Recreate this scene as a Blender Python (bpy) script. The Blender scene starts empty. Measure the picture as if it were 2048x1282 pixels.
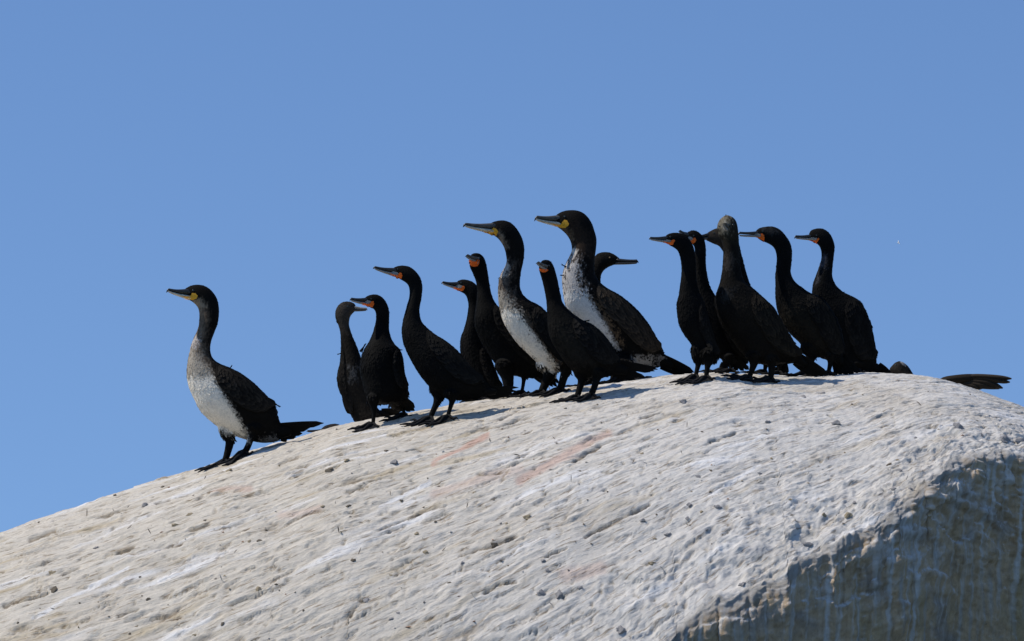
import bpy, bmesh, math, random
import numpy as np
from mathutils import Vector
from mathutils.bvhtree import BVHTree

# ------------------------------------------------------------------ camera, sky, sun
scene = bpy.context.scene
C = scene.collection
W0, H0 = 2048.0, 1282.0
PITCH = math.radians(15.0)
DIST = 20.0
FPX = W0 / 4.2 * DIST                       # focal length in photo pixels
cd = bpy.data.cameras.new('camera'); cam = bpy.data.objects.new('camera', cd); C.objects.link(cam)
cam.location = (0, -DIST, 0); cam.rotation_euler = (math.pi / 2 + PITCH, 0, 0)
cd.sensor_width = 36.0; cd.lens = 36.0 * FPX / W0; cd.clip_start = 0.5; cd.clip_end = 9000
scene.camera = cam

SUN = Vector((-0.56, -0.08, 0.82)).normalized()
world = bpy.data.worlds.new('World'); scene.world = world; world.use_nodes = True
wn = world.node_tree.nodes; wl = world.node_tree.links
bg = wn['Background']
sky = wn.new('ShaderNodeTexSky'); sky.sky_type = 'NISHITA'; sky.sun_disc = False
sky.sun_elevation = math.asin(SUN.z); sky.sun_rotation = math.atan2(SUN.x, SUN.y)
sky.altitude = 0; sky.air_density = 1.0; sky.dust_density = 0.0; sky.ozone_density = 2.0
tint = wn.new('ShaderNodeMix'); tint.data_type = 'RGBA'; tint.blend_type = 'MULTIPLY'
tint.inputs['Factor'].default_value = 1.0
tint.inputs['B'].default_value = (0.77, 0.92, 1.14, 1)
wl.new(sky.outputs['Color'], tint.inputs['A']); wl.new(tint.outputs['Result'], bg.inputs['Color'])
bg.inputs['Strength'].default_value = 0.116
sd = bpy.data.lights.new('sun', 'SUN'); sun = bpy.data.objects.new('sun', sd); C.objects.link(sun)
sd.energy = 4.0; sd.angle = math.radians(0.53); sd.color = (1.0, 0.92, 0.80)
sun.rotation_euler = (-SUN).to_track_quat('-Z', 'Y').to_euler(); sun.location = (-8, -3, 14)
vs = scene.view_settings
vs.view_transform = 'Standard'; vs.look = 'None'; vs.exposure = 0.0; vs.gamma = 1.0; vs.use_curve_mapping = False

# ------------------------------------------------------------------ helpers
CP, SP = math.cos(PITCH), math.sin(PITCH)
def P(px, py, Y):
    """photo pixel -> world point on the vertical plane y = Y"""
    px = np.asarray(px, float); py = np.asarray(py, float); Y = np.asarray(Y, float)
    a = (px - W0 / 2) / FPX; b = -(py - H0 / 2) / FPX
    dy = CP - b * SP; dz = SP + b * CP
    s = (Y + DIST) / dy
    return np.stack(np.broadcast_arrays(a * s, Y, dz * s), -1)
def proj(p):
    p = np.asarray(p, float)
    x = p[..., 0]; y = p[..., 1] + DIST; z = p[..., 2]
    d = y * CP + z * SP; u = -y * SP + z * CP
    return x / d * FPX + W0 / 2, H0 / 2 - u / d * FPX
MPP = 4.2 / W0 / CP * 1.0                    # metres for one photo pixel near y = 0
rng = np.random.default_rng(7); random.seed(7)

def hash2(ix, iy, seed):
    h = (ix.astype(np.int64) * 374761393 + iy.astype(np.int64) * 668265263 + seed * 1442695041) & 0xffffffff
    h = ((h ^ (h >> 13)) * 1274126177) & 0xffffffff
    return ((h ^ (h >> 16)) & 0xffff) / 65535.0
def noise2(x, y, seed=0):
    """gradient noise, about -1..1"""
    x = np.asarray(x, float); y = np.asarray(y, float)
    ix = np.floor(x); iy = np.floor(y); fx = x - ix; fy = y - iy
    ux = fx * fx * fx * (fx * (fx * 6 - 15) + 10); uy = fy * fy * fy * (fy * (fy * 6 - 15) + 10)
    def g(dx, dy):
        a = hash2(ix + dx, iy + dy, seed) * 2 * np.pi
        return np.cos(a) * (fx - dx) + np.sin(a) * (fy - dy)
    n0 = g(0, 0) * (1 - ux) + g(1, 0) * ux; n1 = g(0, 1) * (1 - ux) + g(1, 1) * ux
    return (n0 * (1 - uy) + n1 * uy) * 1.5
def fbm(x, y, seed=0, o=4, gain=0.5):
    s = 0; a = 1; t = 0
    for k in range(o):
        s = s + a * noise2(x * 2 ** k + 17.3 * k, y * 2 ** k - 9.1 * k, seed + k); t += a; a *= gain
    return s / t
def worley(x, y, seed=0):
    ix = np.floor(x); iy = np.floor(y); d1 = np.full(x.shape, 9.0); cid = np.zeros(x.shape)
    for dx in (-1, 0, 1):
        for dy in (-1, 0, 1):
            jx = ix + dx; jy = iy + dy
            d = np.hypot(jx + hash2(jx, jy, seed) - x, jy + hash2(jx, jy, seed + 5) - y)
            m = d < d1; d1 = np.where(m, d, d1); cid = np.where(m, hash2(jx, jy, seed + 11), cid)
    return d1, cid
def sst(a, b, x):
    t = np.clip((np.asarray(x, float) - a) / (b - a), 0, 1); return t * t * (3 - 2 * t)
def mixc(c, d, f):
    return c * (1 - f[..., None]) + np.asarray(d, float) * f[..., None]

def make_mesh(name, verts, faces, cols=None, mats=None, smooth=True, uv=None):
    me = bpy.data.meshes.new(name)
    verts = np.asarray(verts, np.float32)
    if isinstance(faces, np.ndarray):
        n, k = faces.shape
        me.vertices.add(len(verts)); me.vertices.foreach_set('co', verts.ravel())
        me.loops.add(n * k); me.loops.foreach_set('vertex_index', faces.astype(np.int32).ravel())
        me.polygons.add(n); me.polygons.foreach_set('loop_start', np.arange(0, n * k, k, dtype=np.int32))
        me.update(calc_edges=True); me.validate()
    else:
        me.from_pydata(verts.tolist(), [], faces); me.update()
    if smooth: me.polygons.foreach_set('use_smooth', np.ones(len(me.polygons), bool))
    if cols is not None: set_cols(me, cols)
    if uv is not None:
        a = me.attributes.new('flow', 'FLOAT_VECTOR', 'POINT'); a.data.foreach_set('vector', np.asarray(uv, np.float32).ravel())
    for m in (mats or []): me.materials.append(m)
    return me
def set_cols(me, cols):
    a = me.color_attributes.new('Col', 'FLOAT_COLOR', 'POINT')
    c4 = np.ones((len(me.vertices), 4), np.float32); c4[:, :3] = cols
    a.data.foreach_set('color', c4.ravel())
def link(name, me, parent=None):
    o = bpy.data.objects.new(name, me); C.objects.link(o)
    if parent is not None: o.parent = parent
    return o
def tag(o, label=None, cat=None, group=None, kind=None):
    for k, v in (('label', label), ('category', cat), ('group', group), ('kind', kind)):
        if v: o[k] = v
    return o

# ------------------------------------------------------------------ materials
def mat_base(name, rough=0.8, spec=0.3):
    m = bpy.data.materials.new(name); m.use_nodes = True
    b = m.node_tree.nodes['Principled BSDF']
    b.inputs['Roughness'].default_value = rough; b.inputs['Specular IOR Level'].default_value = spec
    return m, m.node_tree.nodes, m.node_tree.links, b
def attr_col(n):
    a = n.new('ShaderNodeVertexColor'); a.layer_name = 'Col'; return a
def noise_node(n, l, vec, scale, detail=4, rough=0.55):
    t = n.new('ShaderNodeTexNoise'); t.inputs['Scale'].default_value = scale
    t.inputs['Detail'].default_value = detail; t.inputs['Roughness'].default_value = rough
    if vec is not None: l.new(vec, t.inputs['Vector'])
    return t
def ramp(n, l, src, p0, p1, c0, c1):
    r = n.new('ShaderNodeMapRange'); r.inputs['From Min'].default_value = p0; r.inputs['From Max'].default_value = p1
    r.inputs['To Min'].default_value = c0; r.inputs['To Max'].default_value = c1
    l.new(src, r.inputs['Value']); return r
def mul_col(n, l, a, fac):
    m = n.new('ShaderNodeMix'); m.data_type = 'RGBA'; m.blend_type = 'MULTIPLY'; m.inputs['Factor'].default_value = 1
    l.new(a, m.inputs['A']); l.new(fac, m.inputs['B']); return m.outputs['Result']

def make_rock_mat():
    m, n, l, b = mat_base('guano_rock', 0.92, 0.15)
    a = attr_col(n)
    fl = n.new('ShaderNodeAttribute'); fl.attribute_name = 'flow'
    tc = n.new('ShaderNodeTexCoord')
    n1 = noise_node(n, l, fl.outputs['Vector'], 1.0, 6, 0.65)
    n2 = noise_node(n, l, tc.outputs['Object'], 85, 5, 0.7)
    f1 = ramp(n, l, n1.outputs['Fac'], 0.3, 0.7, 0.90, 1.09)
    f2 = ramp(n, l, n2.outputs['Fac'], 0.3, 0.7, 0.90, 1.08)
    c = mul_col(n, l, a.outputs['Color'], f1.outputs['Result'])
    c = mul_col(n, l, c, f2.outputs['Result'])
    mp = n.new('ShaderNodeMapping'); mp.inputs['Scale'].default_value = (1.5, 1.1, 1); l.new(fl.outputs['Vector'], mp.inputs['Vector'])
    n3 = noise_node(n, l, mp.outputs['Vector'], 1.0, 3, 0.6)
    f3 = ramp(n, l, n3.outputs['Fac'], 0.565, 0.65, 0.0, 0.72)
    mx = n.new('ShaderNodeMix'); mx.data_type = 'RGBA'; mx.blend_type = 'MULTIPLY'
    sx = n.new('ShaderNodeSeparateXYZ'); l.new(fl.outputs['Vector'], sx.inputs[0])
    top = ramp(n, l, sx.outputs['Z'], 0.0, 1.0, 1.0, 0.3)
    ml = n.new('ShaderNodeMath'); ml.operation = 'MULTIPLY'; l.new(f3.outputs['Result'], ml.inputs[0]); l.new(top.outputs['Result'], ml.inputs[1])
    l.new(ml.outputs[0], mx.inputs['Factor']); l.new(c, mx.inputs['A']); mx.inputs['B'].default_value = (0.42, 0.35, 0.27, 1)
    l.new(mx.outputs['Result'], b.inputs['Base Color'])
    bp = n.new('ShaderNodeBump'); bp.inputs['Strength'].default_value = 0.8; bp.inputs['Distance'].default_value = 0.011
    ad = n.new('ShaderNodeMath'); ad.operation = 'ADD'
    h2 = ramp(n, l, n2.outputs['Fac'], 0, 1, 0, 0.45)
    l.new(n1.outputs['Fac'], ad.inputs[0]); l.new(h2.outputs['Result'], ad.inputs[1])
    l.new(ad.outputs[0], bp.inputs['Height']); l.new(bp.outputs['Normal'], b.inputs['Normal'])
    return m
def make_plumage_mat():
    m, n, l, b = mat_base('plumage', 0.75, 0.06)
    a = attr_col(n); tc = n.new('ShaderNodeTexCoord')
    n1 = noise_node(n, l, tc.outputs['Object'], 160, 3, 0.6)
    f1 = ramp(n, l, n1.outputs['Fac'], 0.3, 0.7, 0.85, 1.12)
    l.new(mul_col(n, l, a.outputs['Color'], f1.outputs['Result']), b.inputs['Base Color'])
    bp = n.new('ShaderNodeBump'); bp.inputs['Strength'].default_value = 0.5; bp.inputs['Distance'].default_value = 0.004
    l.new(n1.outputs['Fac'], bp.inputs['Height']); l.new(bp.outputs['Normal'], b.inputs['Normal'])
    return m
def flat_mat(name, col, rough=0.5, spec=0.3, var=0.25, scale=120):
    m, n, l, b = mat_base(name, rough, spec)
    tc = n.new('ShaderNodeTexCoord'); n1 = noise_node(n, l, tc.outputs['Object'], scale, 4, 0.6)
    r = n.new('ShaderNodeValToRGB'); c = np.array(col)
    r.color_ramp.elements[0].position = 0.3; r.color_ramp.elements[1].position = 0.7
    r.color_ramp.elements[0].color = (*np.clip(c * (1 - var), 0, 1), 1); r.color_ramp.elements[1].color = (*np.clip(c * (1 + var), 0, 1), 1)
    l.new(n1.outputs['Fac'], r.inputs['Fac']); l.new(r.outputs['Color'], b.inputs['Base Color'])
    bp = n.new('ShaderNodeBump'); bp.inputs['Strength'].default_value = 0.25; bp.inputs['Distance'].default_value = 0.002
    l.new(n1.outputs['Fac'], bp.inputs['Height']); l.new(bp.outputs['Normal'], b.inputs['Normal'])
    return m
M_ROCK = make_rock_mat(); M_PLUM = make_plumage_mat()
M_HORN_D = flat_mat('dark_horn', (0.022, 0.021, 0.020), 0.35, 0.45)
M_HORN_G = flat_mat('grey_horn', (0.23, 0.22, 0.20), 0.4, 0.4, 0.3, 60)
M_HORN_M = flat_mat('dusky_horn', (0.065, 0.062, 0.055), 0.4, 0.4, 0.5, 60)
M_HORN_P = flat_mat('pale_horn', (0.50, 0.46, 0.37), 0.4, 0.4, 0.3, 60)
M_ORANGE = flat_mat('orange_skin', (0.78, 0.135, 0.008), 0.55, 0.3, 0.12)
M_YELLOW = flat_mat('yellow_skin', (0.72, 0.36, 0.02), 0.55, 0.3, 0.15)
M_EYE = flat_mat('eye_dark', (0.015, 0.02, 0.018), 0.12, 0.5)
M_EYE_B = flat_mat('eye_brown', (0.12, 0.08, 0.035), 0.2, 0.5)
M_LEG = flat_mat('leg_skin', (0.016, 0.016, 0.017), 0.55, 0.35, 0.35)
M_CLOD_D = flat_mat('clod_dark', (0.14, 0.118, 0.09), 0.95, 0.1, 0.5, 70)
M_CLOD_G = flat_mat('clod_grey', (0.26, 0.25, 0.245), 0.95, 0.1, 0.45, 70)
M_CLOD_B = flat_mat('clod_tan', (0.30, 0.25, 0.17), 0.95, 0.1, 0.45, 70)
M_GULL = flat_mat('gull_white', (0.85, 0.85, 0.83), 0.7, 0.2, 0.1)

# ------------------------------------------------------------------ the boulder
RIDGE = [(-900, 1500), (-500, 1290), (-200, 1152), (0, 1068), (110, 1029), (210, 998), (300, 967), (400, 938), (450, 920), (500, 903), (600, 877), (690, 850),
         (760, 836), (830, 824), (900, 811), (960, 802), (1030, 792), (1100, 781), (1180, 771), (1250, 763), (1330, 753), (1400, 747),
         (1480, 748), (1560, 752), (1640, 752), (1700, 748), (1760, 748), (1830, 752), (1880, 760), (1930, 774), (1990, 795), (2048, 817),
         (2150, 862), (2300, 940), (2600, 1130), (3000, 1450)]
rp = P([a for a, b in RIDGE], [b for a, b in RIDGE], 0.0)
def ridge_z(X):
    X = np.asarray(X, float)
    xs, zs = rp[:, 0], rp[:, 2]
    m = np.gradient(zs, xs)
    i = np.clip(np.searchsorted(xs, X) - 1, 0, len(xs) - 2)
    h = xs[i + 1] - xs[i]; t = (np.clip(X, xs[0], xs[-1]) - xs[i]) / h
    z = (2*t**3-3*t**2+1)*zs[i] + (t**3-2*t**2+t)*h*m[i] + (-2*t**3+3*t**2)*zs[i+1] + (t**3-t**2)*h*m[i+1]
    z = z + np.where(X < xs[0], (X - xs[0]) * 0.75, 0) - np.where(X > xs[-1], (X - xs[-1]) * 1.1, 0)
    return z
def drop(t):
    a = np.abs(t); return 0.08 * a ** 2 + np.where(t > 0, 0.06, 0.09) * a ** 3
def top_z(X, t):
    zr = ridge_z(X); return zr - np.maximum(zr, 0.5) / DIST * t - drop(t)
EDGE = [(1150, 1345), (1260, 1318), (1330, 1282), (1375, 1222), (1450, 1205), (1520, 1168), (1620, 1112), (1700, 1068), (1760, 1030),
        (1830, 996), (1872, 950), (1900, 915), (1960, 905), (2048, 900), (2200, 930)]
ex, et = [], []
for (qx, qy) in EDGE:
    lo, hi = 0.05, 4.0
    for _ in range(40):
        mid = (lo + hi) / 2
        X = P(qx, qy, -mid)[0]
        if proj((X, -mid, float(top_z(X, mid))))[1] < qy: lo = mid
        else: hi = mid
    ex.append(P(qx, qy, -lo)[0]); et.append(lo)
ex = np.array(ex); et = np.array(et)
def edge_t(X):
    t = np.interp(X, ex, et)
    t = t + np.where(X < ex[0], (ex[0] - X) * 0.25, 0)
    return np.minimum(t, 3.4)

def build_boulder():
    fine = np.arange(-2.28, 2.28, 0.0058)
    def tail(n, lo, hi): return lo + (hi - lo) * np.linspace(0, 1, n + 1)[1:] ** 2.2
    xs = np.concatenate([-tail(46, 2.28, 13.0)[::-1], fine, tail(46, 2.28, 11.0)])
    nx = len(xs); X = xs[:, None]
    jag = 0.085 * fbm(xs / 0.24, xs * 0, 3, 5, 0.6) + 0.03 * np.round(2 * noise2(xs / 0.33, xs * 0 + 4.1, 8)) / 2
    te = (edge_t(xs) + jag)[:, None]
    # back, top, cliff rows
    nb, nt, nc, nd = 46, 400, 250, 34
    tb = -(0.28 + 8.5 * np.linspace(0, 1, nb + 1)[1:] ** 2.0)[::-1][None, :]
    tb = np.broadcast_to(tb, (nx, nb))
    w = np.linspace(0, 1, nt)[None, :]
    tt = -0.28 + (te + 0.28) * w
    t_top = np.concatenate([tb, tt], 1)
    Xt = np.broadcast_to(X, t_top.shape)
    z_top = top_z(Xt, t_top)
    # cliff profile
    s = np.concatenate([np.linspace(0, 1.25, nc + 1)[1:], 1.25 + 9.5 * np.linspace(0, 1, nd + 1)[1:] ** 1.6])
    ds = np.diff(np.concatenate([[0], s]))[None, :]
    slope0 = (np.maximum(ridge_z(xs), 0.5) / DIST + 0.16 * te[:, 0] + 0.18 * te[:, 0] ** 2)[:, None]
    phi0 = np.arctan(slope0)
    phi = phi0 + (math.radians(95) - phi0) * sst(0, 0.16, s)[None, :] - math.radians(25) * sst(1.2, 5.0, s)[None, :]
    lg = fbm(X / 0.17 + 0 * s[None, :], (s[None, :] + 0.35 * X) / 0.075, 301, 4, 0.6)
    lw = (sst(0.9, 1.5, X) * sst(0.85, 0.35, s)[None, :] + 0.6 * sst(0.3, 0.8, X) * sst(0.25, 0.10, s)[None, :]).clip(0, 1)
    phl = phi - math.radians(66) * sst(0.04, 0.28, lg) * lw * sst(0.05, 0.12, s)[None, :]
    dl = np.cumsum(-(np.cos(phl) - np.cos(phi)) * ds, 1) * np.exp(-(s / 0.22))[None, :]
    heal = jag[:, None] * 0.85 * sst(0.05, 0.45, s)[None, :]
    yc = -te + heal + dl + np.cumsum(-np.cos(phi) * ds, 1); zc = z_top[:, -1:] + np.cumsum(-np.sin(phi) * ds, 1)
    Y = np.concatenate([-t_top, yc], 1); Z = np.concatenate([z_top, zc], 1)
    Xf = np.broadcast_to(X, Y.shape).copy()
    nr = Y.shape[1]
    S = np.concatenate([t_top * 1.06, te * 1.06 + s[None, :]], 1)       # distance down the surface
    cl = np.concatenate([np.full((nx, nb + nt), -1.0), np.broadcast_to(s[None, :], (nx, len(s)))], 1)  # depth below the edge
    ed = np.concatenate([te - t_top, np.zeros((nx, len(s)))], 1)        # distance back from the edge
    # base normals
    pos = np.stack([Xf, Y, Z], -1)
    def normals(pos):
        dx = np.gradient(pos, axis=0); dy = np.gradient(pos, axis=1)
        n = np.cross(dy, dx); n /= np.maximum(np.linalg.norm(n, axis=-1, keepdims=True), 1e-9)
        return n
    N = normals(pos)
    if N[nx // 2, nb + nt // 2, 2] < 0: N = -N
    U = S + 0.38 * Xf + 0.10 * np.clip(Xf, -2.5, 2.5) ** 2                # across the grain
    V = Xf - 0.35 * S                                                    # along the grain
    qx, qy = proj(pos)
    isC = sst(0.0, 0.10, cl); isT = 1 - isC
    rough = sst(-0.9, 1.7, Xf + 0.55 * (S - 1.0)) * sst(0.05, 0.35, S)    # rougher to the right and lower
    near = sst(0.55, 0.0, ed) * sst(0.1, 0.5, Xf) * isT                  # broken belt along the edge
    ridge_keep = 0.25 + 0.75 * sst(0.0, 0.5, S)
    vis = (np.abs(Xf) < 2.6)
    D = 0.020 * fbm(Xf / 0.55, S / 0.45, 21, 3) * ridge_keep
    warp = 0.03 * fbm(Xf / 0.25, S / 0.2, 31, 3)
    st1 = fbm((U + warp) / 0.055, V / 0.42, 41, 4, 0.6)
    st2 = fbm((U + warp * 0.7) / 0.020, V / 0.13, 47, 3, 0.6)
    lump = fbm(Xf / 0.11, S / 0.09, 51, 4, 0.6)
    fine_n = fbm(Xf / 0.030, S / 0.026, 61, 3, 0.65)
    D += (0.0075 * st1 + 0.0042 * st2) * (1 - 0.45 * rough) * isT * (0.5 + 0.5 * ridge_keep)
    D += (0.0012 + 0.0020 * rough + 0.006 * near) * fine_n * isT * (0.5 + 0.5 * ridge_keep)
    D += (0.003 + 0.005 * rough + 0.012 * near) * lump * isT * ridge_keep
    # thin cracks running with the grain: flakes with a sharp lower lip
    ck = fbm((U + 1.3 * warp) / 0.10, V / 0.60, 71, 3, 0.5); ck2 = fbm((U + warp) / 0.045, V / 0.26, 77, 3, 0.5)
    brk = sst(0.05, 0.4, fbm(V / 0.30, U / 0.22, 83, 2)); brk2 = sst(0.0, 0.35, fbm(V / 0.16, U / 0.12, 87, 2))
    crack = sst(0.06, 0.0, np.abs(ck)) * brk; crack2 = sst(0.09, 0.0, np.abs(ck2 - 0.1)) * brk2
    scarp = (sst(-0.05, 0.05, ck) - 0.5) * brk; scarp2 = (sst(-0.07, 0.07, ck2 - 0.1) - 0.5) * brk2
    ck3 = fbm((U + 0.8 * warp) / 0.034, V / 0.20, 79, 2, 0.5); brk3 = sst(0.05, 0.35, fbm(V / 0.10, U / 0.08, 89, 2))
    scarp3 = (sst(-0.12, 0.12, ck3) - 0.5) * brk3
    D -= (0.006 * scarp + 0.007 * scarp2 + 0.008 * scarp3) * isT * (1 - 0.4 * rough) * (0.35 + 0.65 * ridge_keep)
    D -= (0.009 * crack + 0.008 * crack2) * isT * (1 - 0.5 * rough) * (0.35 + 0.65 * ridge_keep)
    pit = sst(0.30, 0.62, fbm(Xf / 0.035, S / 0.028, 91, 2)) * sst(0.0, 0.3, fbm(Xf / 0.3, S / 0.25, 95, 2) + 0.15)
    D -= 0.007 * pit * isT * ridge_keep
    # long cracks and one long white run, as they lie on this rock
    def seg(lst, wd):
        m = np.zeros(Xf.shape)
        for pl in lst:
            for (ax, ay), (bx, by) in zip(pl[:-1], pl[1:]):
                t_ = np.clip(((qx - ax) * (bx - ax) + (qy - ay) * (by - ay)) / ((bx - ax) ** 2 + (by - ay) ** 2), 0, 1)
                m = np.maximum(m, sst(wd, wd * 0.25, np.hypot(qx - ax - t_ * (bx - ax), qy - ay - t_ * (by - ay)) + 5 * np.clip(st2, -0.6, 0.6)))
        return m
    lines = seg([[(1170,1074),(1213,1051),(1248,1034),(1299,1011)], [(919,1113),(990,1091),(1064,1066)], [(970,1187),(998,1171),(1033,1166)], [(1095,1113),(1133,1100)], [(1001,837),(1033,823)],
                 [(1150,921),(1201,893)], [(1283,837),(1322,827)], [(137,1114),(160,1107)], [(7,1209),(52,1196),(96,1186)], [(126,1149),(160,1134)], [(312,1105),(364,1090)], [(237,1231),(275,1218)],
                 [(382,1062),(419,1049)], [(312,1005),(338,999)], [(237,1107),(267,1097)], [(560,925),(600,912)], [(700,985),(735,972)], [(1420,885),(1470,868)], [(60,1080),(110,1062)]], 4.0)
    whrun = seg([[(67,1235),(148,1190),(256,1135)], [(640,905),(770,870)], [(1420,990),(1520,930)], [(760,1010),(860,960)]], 5.0)
    D -= 0.012 * lines * isT
    # blocks by the broken edge
    d1, cid = worley(Xf / 0.15 + 0.35 * warp / 0.03, S / 0.12, 13)
    D += near * 0.032 * (cid - 0.45) * sst(0.55, 0.40, d1)
    # the cliff: vertical flutes, ledges, pockets
    fl = fbm((Xf + 0.6 * warp) / 0.085, S / 0.55, 101, 4, 0.6); fl2 = fbm(Xf / 0.03, S / 0.18, 107, 3, 0.6)
    led = fbm(Xf / 0.30, (S + 0.25 * Xf) / 0.10, 111, 4, 0.6)
    chunk_d, chunk = worley(Xf / 0.20 + fl * 0.25, S / 0.17 + led * 0.3, 17)
    upright = sst(0.9, 2.0, Xf)
    D += isC * (0.010 * fl + 0.008 * fl2 + 0.012 * fbm(Xf / 0.06, S / 0.09, 311, 4, 0.65) + 0.02 * fbm(Xf / 0.35, S / 0.5, 317, 2) + 0.024 * upright * sst(0.8, 0.2, cl) * fbm(Xf / 0.07, (S + 0.3 * Xf) / 0.05, 411, 4, 0.6) + (0.006 + 0.022 * upright * sst(0.75, 0.2, cl)) * led + (0.012 + 0.05 * upright * sst(0.7, 0.15, cl)) * (chunk - 0.4) * sst(0.62, 0.42, chunk_d))
    D += isC * (0.005 * fine_n + 0.006 * fbm(Xf / 0.022, S / 0.03, 421, 2))
    D = np.where(vis, D, D * 0.6 + 0.10 * fbm(Xf / 1.6, S / 1.6, 121, 4))
    pos = pos + N * D[..., None]
    N2 = normals(pos)
    if N2[nx // 2, nb + nt // 2, 2] < 0: N2 = -N2
    # ---- colours; cracks, lines and pits go darker where they are carved
    col = np.empty(pos.shape); col[:] = (0.565, 0.520, 0.445)
    wx = sst(-0.6, 1.6, Xf + 0.3 * S)
    col = mixc(col, (0.61, 0.59, 0.56), wx * 0.8)
    big = fbm(Xf / 0.6, S / 0.4, 131, 3)
    col = mixc(col, (0.50, 0.455, 0.385), sst(0.05, 0.5, big) * 0.55)
    wh = fbm((U + warp) / 0.11, V / 0.75, 141, 4, 0.55)
    col = mixc(col, (0.74, 0.735, 0.73), sst(0.12, 0.5, wh) * 0.75)
    tan = fbm((U + 1.4 * warp) / 0.09, V / 0.55, 151, 4, 0.55)
    col = mixc(col, (0.44, 0.36, 0.235), sst(0.16, 0.55, tan) * (0.75 - 0.35 * rough))
    gry = fbm(Xf / 0.13, S / 0.09, 161, 4, 0.6)
    col = mixc(col, (0.36, 0.355, 0.36), sst(0.20, 0.6, gry) * (0.2 + 0.55 * rough))
    col = col * (1 + (0.16 * np.clip(st2, -0.7, 0.7) + 0.10 * np.clip(st1, -0.7, 0.7)) * isT)[..., None]
    pk = fbm((U + warp) / 0.07, V / 0.4, 171, 3)
    pm = np.zeros(Xf.shape)
    for (ax, ay, bx, by, wd, f) in ((865, 925, 975, 867, 7, 1.0), (1040, 962, 1215, 865, 14, 0.75), (870, 985, 1040, 940, 16, 0.4), (1130, 1150, 1200, 1135, 22, 0.45), (430, 985, 500, 975, 8, 0.6), (560, 1030, 640, 1020, 10, 0.4)):
        t_ = np.clip(((qx - ax) * (bx - ax) + (qy - ay) * (by - ay)) / ((bx - ax) ** 2 + (by - ay) ** 2), 0, 1)
        dd = np.hypot(qx - ax - t_ * (bx - ax), qy - ay - t_ * (by - ay)) + 9 * st1
        pm = np.maximum(pm, f * sst(wd, wd * 0.2, dd))
    col = mixc(col, (0.52, 0.335, 0.265), pm * isT * 0.8)
    col = mixc(col, (0.235, 0.185, 0.125), np.clip(crack * 0.8 + crack2 * 0.6, 0, 0.85) * (1 - 0.4 * rough) * isT)
    col = mixc(col, (0.74, 0.735, 0.73), whrun * 0.8 * isT)
    col = mixc(col, (0.21, 0.165, 0.11), lines * 0.8 * isT)
    col = mixc(col, (0.30, 0.26, 0.20), pit * 0.75 * isT)
    spk = sst(0.42, 0.62, fbm(Xf / 0.018, S / 0.016, 181, 2))
    col = mixc(col, (0.27, 0.25, 0.23), spk * (0.35 + 0.35 * near))
    # cliff pigments
    cc = np.empty(pos.shape); cc[:] = (0.47, 0.345, 0.215)
    cc = mixc(cc, (0.40, 0.30, 0.17), sst(0.0, 0.5, fbm(Xf / 0.16, S / 0.30, 191, 4)) * 0.9)
    cc = mixc(cc, (0.29, 0.245, 0.20), sst(0.05, 0.45, fbm(Xf / 0.22, S / 0.20, 201, 4)) * 0.85)
    cc = mixc(cc, (0.34, 0.21, 0.10), sst(0.28, 0.55, fbm(Xf / 0.12, S / 0.15, 205, 3)) * 0.6)
    cc = mixc(cc, (0.42, 0.405, 0.37), sst(0.0, 0.55, fbm(Xf / 0.024, S / 0.45, 211, 3)) * 0.75)
    wob = 0.012 * fbm(Xf / 0.08, S / 0.10, 221, 3)
    dr = fbm((Xf + wob + 0.10 * cl) / 0.028, S * 0.45, 231, 2, 0.4); run = 0.2 + 1.3 * (0.5 + 0.5 * noise2(Xf / 0.07, Xf * 0, 233))
    dr2 = fbm((Xf + wob * 0.7 + 0.06 * cl) / 0.013, S * 0.8, 237, 2, 0.4)
    drip = np.maximum(sst(0.18, 0.42, dr), 0.7 * sst(0.22, 0.5, dr2)) * sst(run, run * 0.5, np.maximum(cl, 0))
    cc = cc * (1 + 0.45 * np.clip(fbm(Xf / 0.035, S / 0.05, 401, 4, 0.65), -0.8, 0.8))[..., None]
    cc = mixc(cc, (0.56, 0.54, 0.50), drip * 0.9)
    crust = sst(0.02, 0.32, fbm(Xf / 0.07, (S + 0.3 * Xf) / 0.05, 411, 4, 0.6)) * sst(0.55, 0.05, np.maximum(cl, 0)) * (0.35 + 0.65 * upright)
    cc = mixc(cc, (0.60, 0.58, 0.55), crust * 0.8)
    shelf = sst(0.40, 0.75, N2[..., 2] + 0.3 * fine_n)                    # droppings lie on every small shelf
    cc = mixc(cc, (0.58, 0.57, 0.55), shelf * 0.9)
    lip = sst(0.10 + 0.09 * led + 0.05 * fl, 0.0, np.maximum(cl, 0))
    cc = mixc(cc, (0.52, 0.50, 0.47), lip * 0.55)
    col = mixc(col, cc, isC[..., None][..., 0])
    col = np.clip(col, 0.02, 0.78)
    idx = np.arange(nx * nr).reshape(nx, nr)
    F = np.stack([idx[:-1, :-1], idx[1:, :-1], idx[1:, 1:], idx[:-1, 1:]], -1).reshape(-1, 4)
    fa = pos[1, nb + 5] - pos[0, nb + 5]; fb = pos[0, nb + 6] - pos[0, nb + 5]
    if np.cross(fa, fb)[2] < 0: F = F[:, ::-1]
    flow = np.stack([U / 0.015, V / 0.11, np.zeros_like(U)], -1)
    fc = np.stack([Xf / 0.018, S / 0.16, np.ones_like(U)], -1)
    flow = flow * (1 - isC[..., None]) + fc * isC[..., None]
    me = make_mesh('boulder', pos.reshape(-1, 3), F, col.reshape(-1, 3), [M_ROCK], True, flow.reshape(-1, 3))
    o = link('boulder', me); tag(o, 'huge rounded boulder whitened by droppings with a dark broken face', kind='structure')
    # hit-test surface: the part the birds stand on
    i0, i1 = np.searchsorted(xs, (-2.27, 2.27)); j0, j1 = nb - 24, nb + nt + nc
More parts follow.
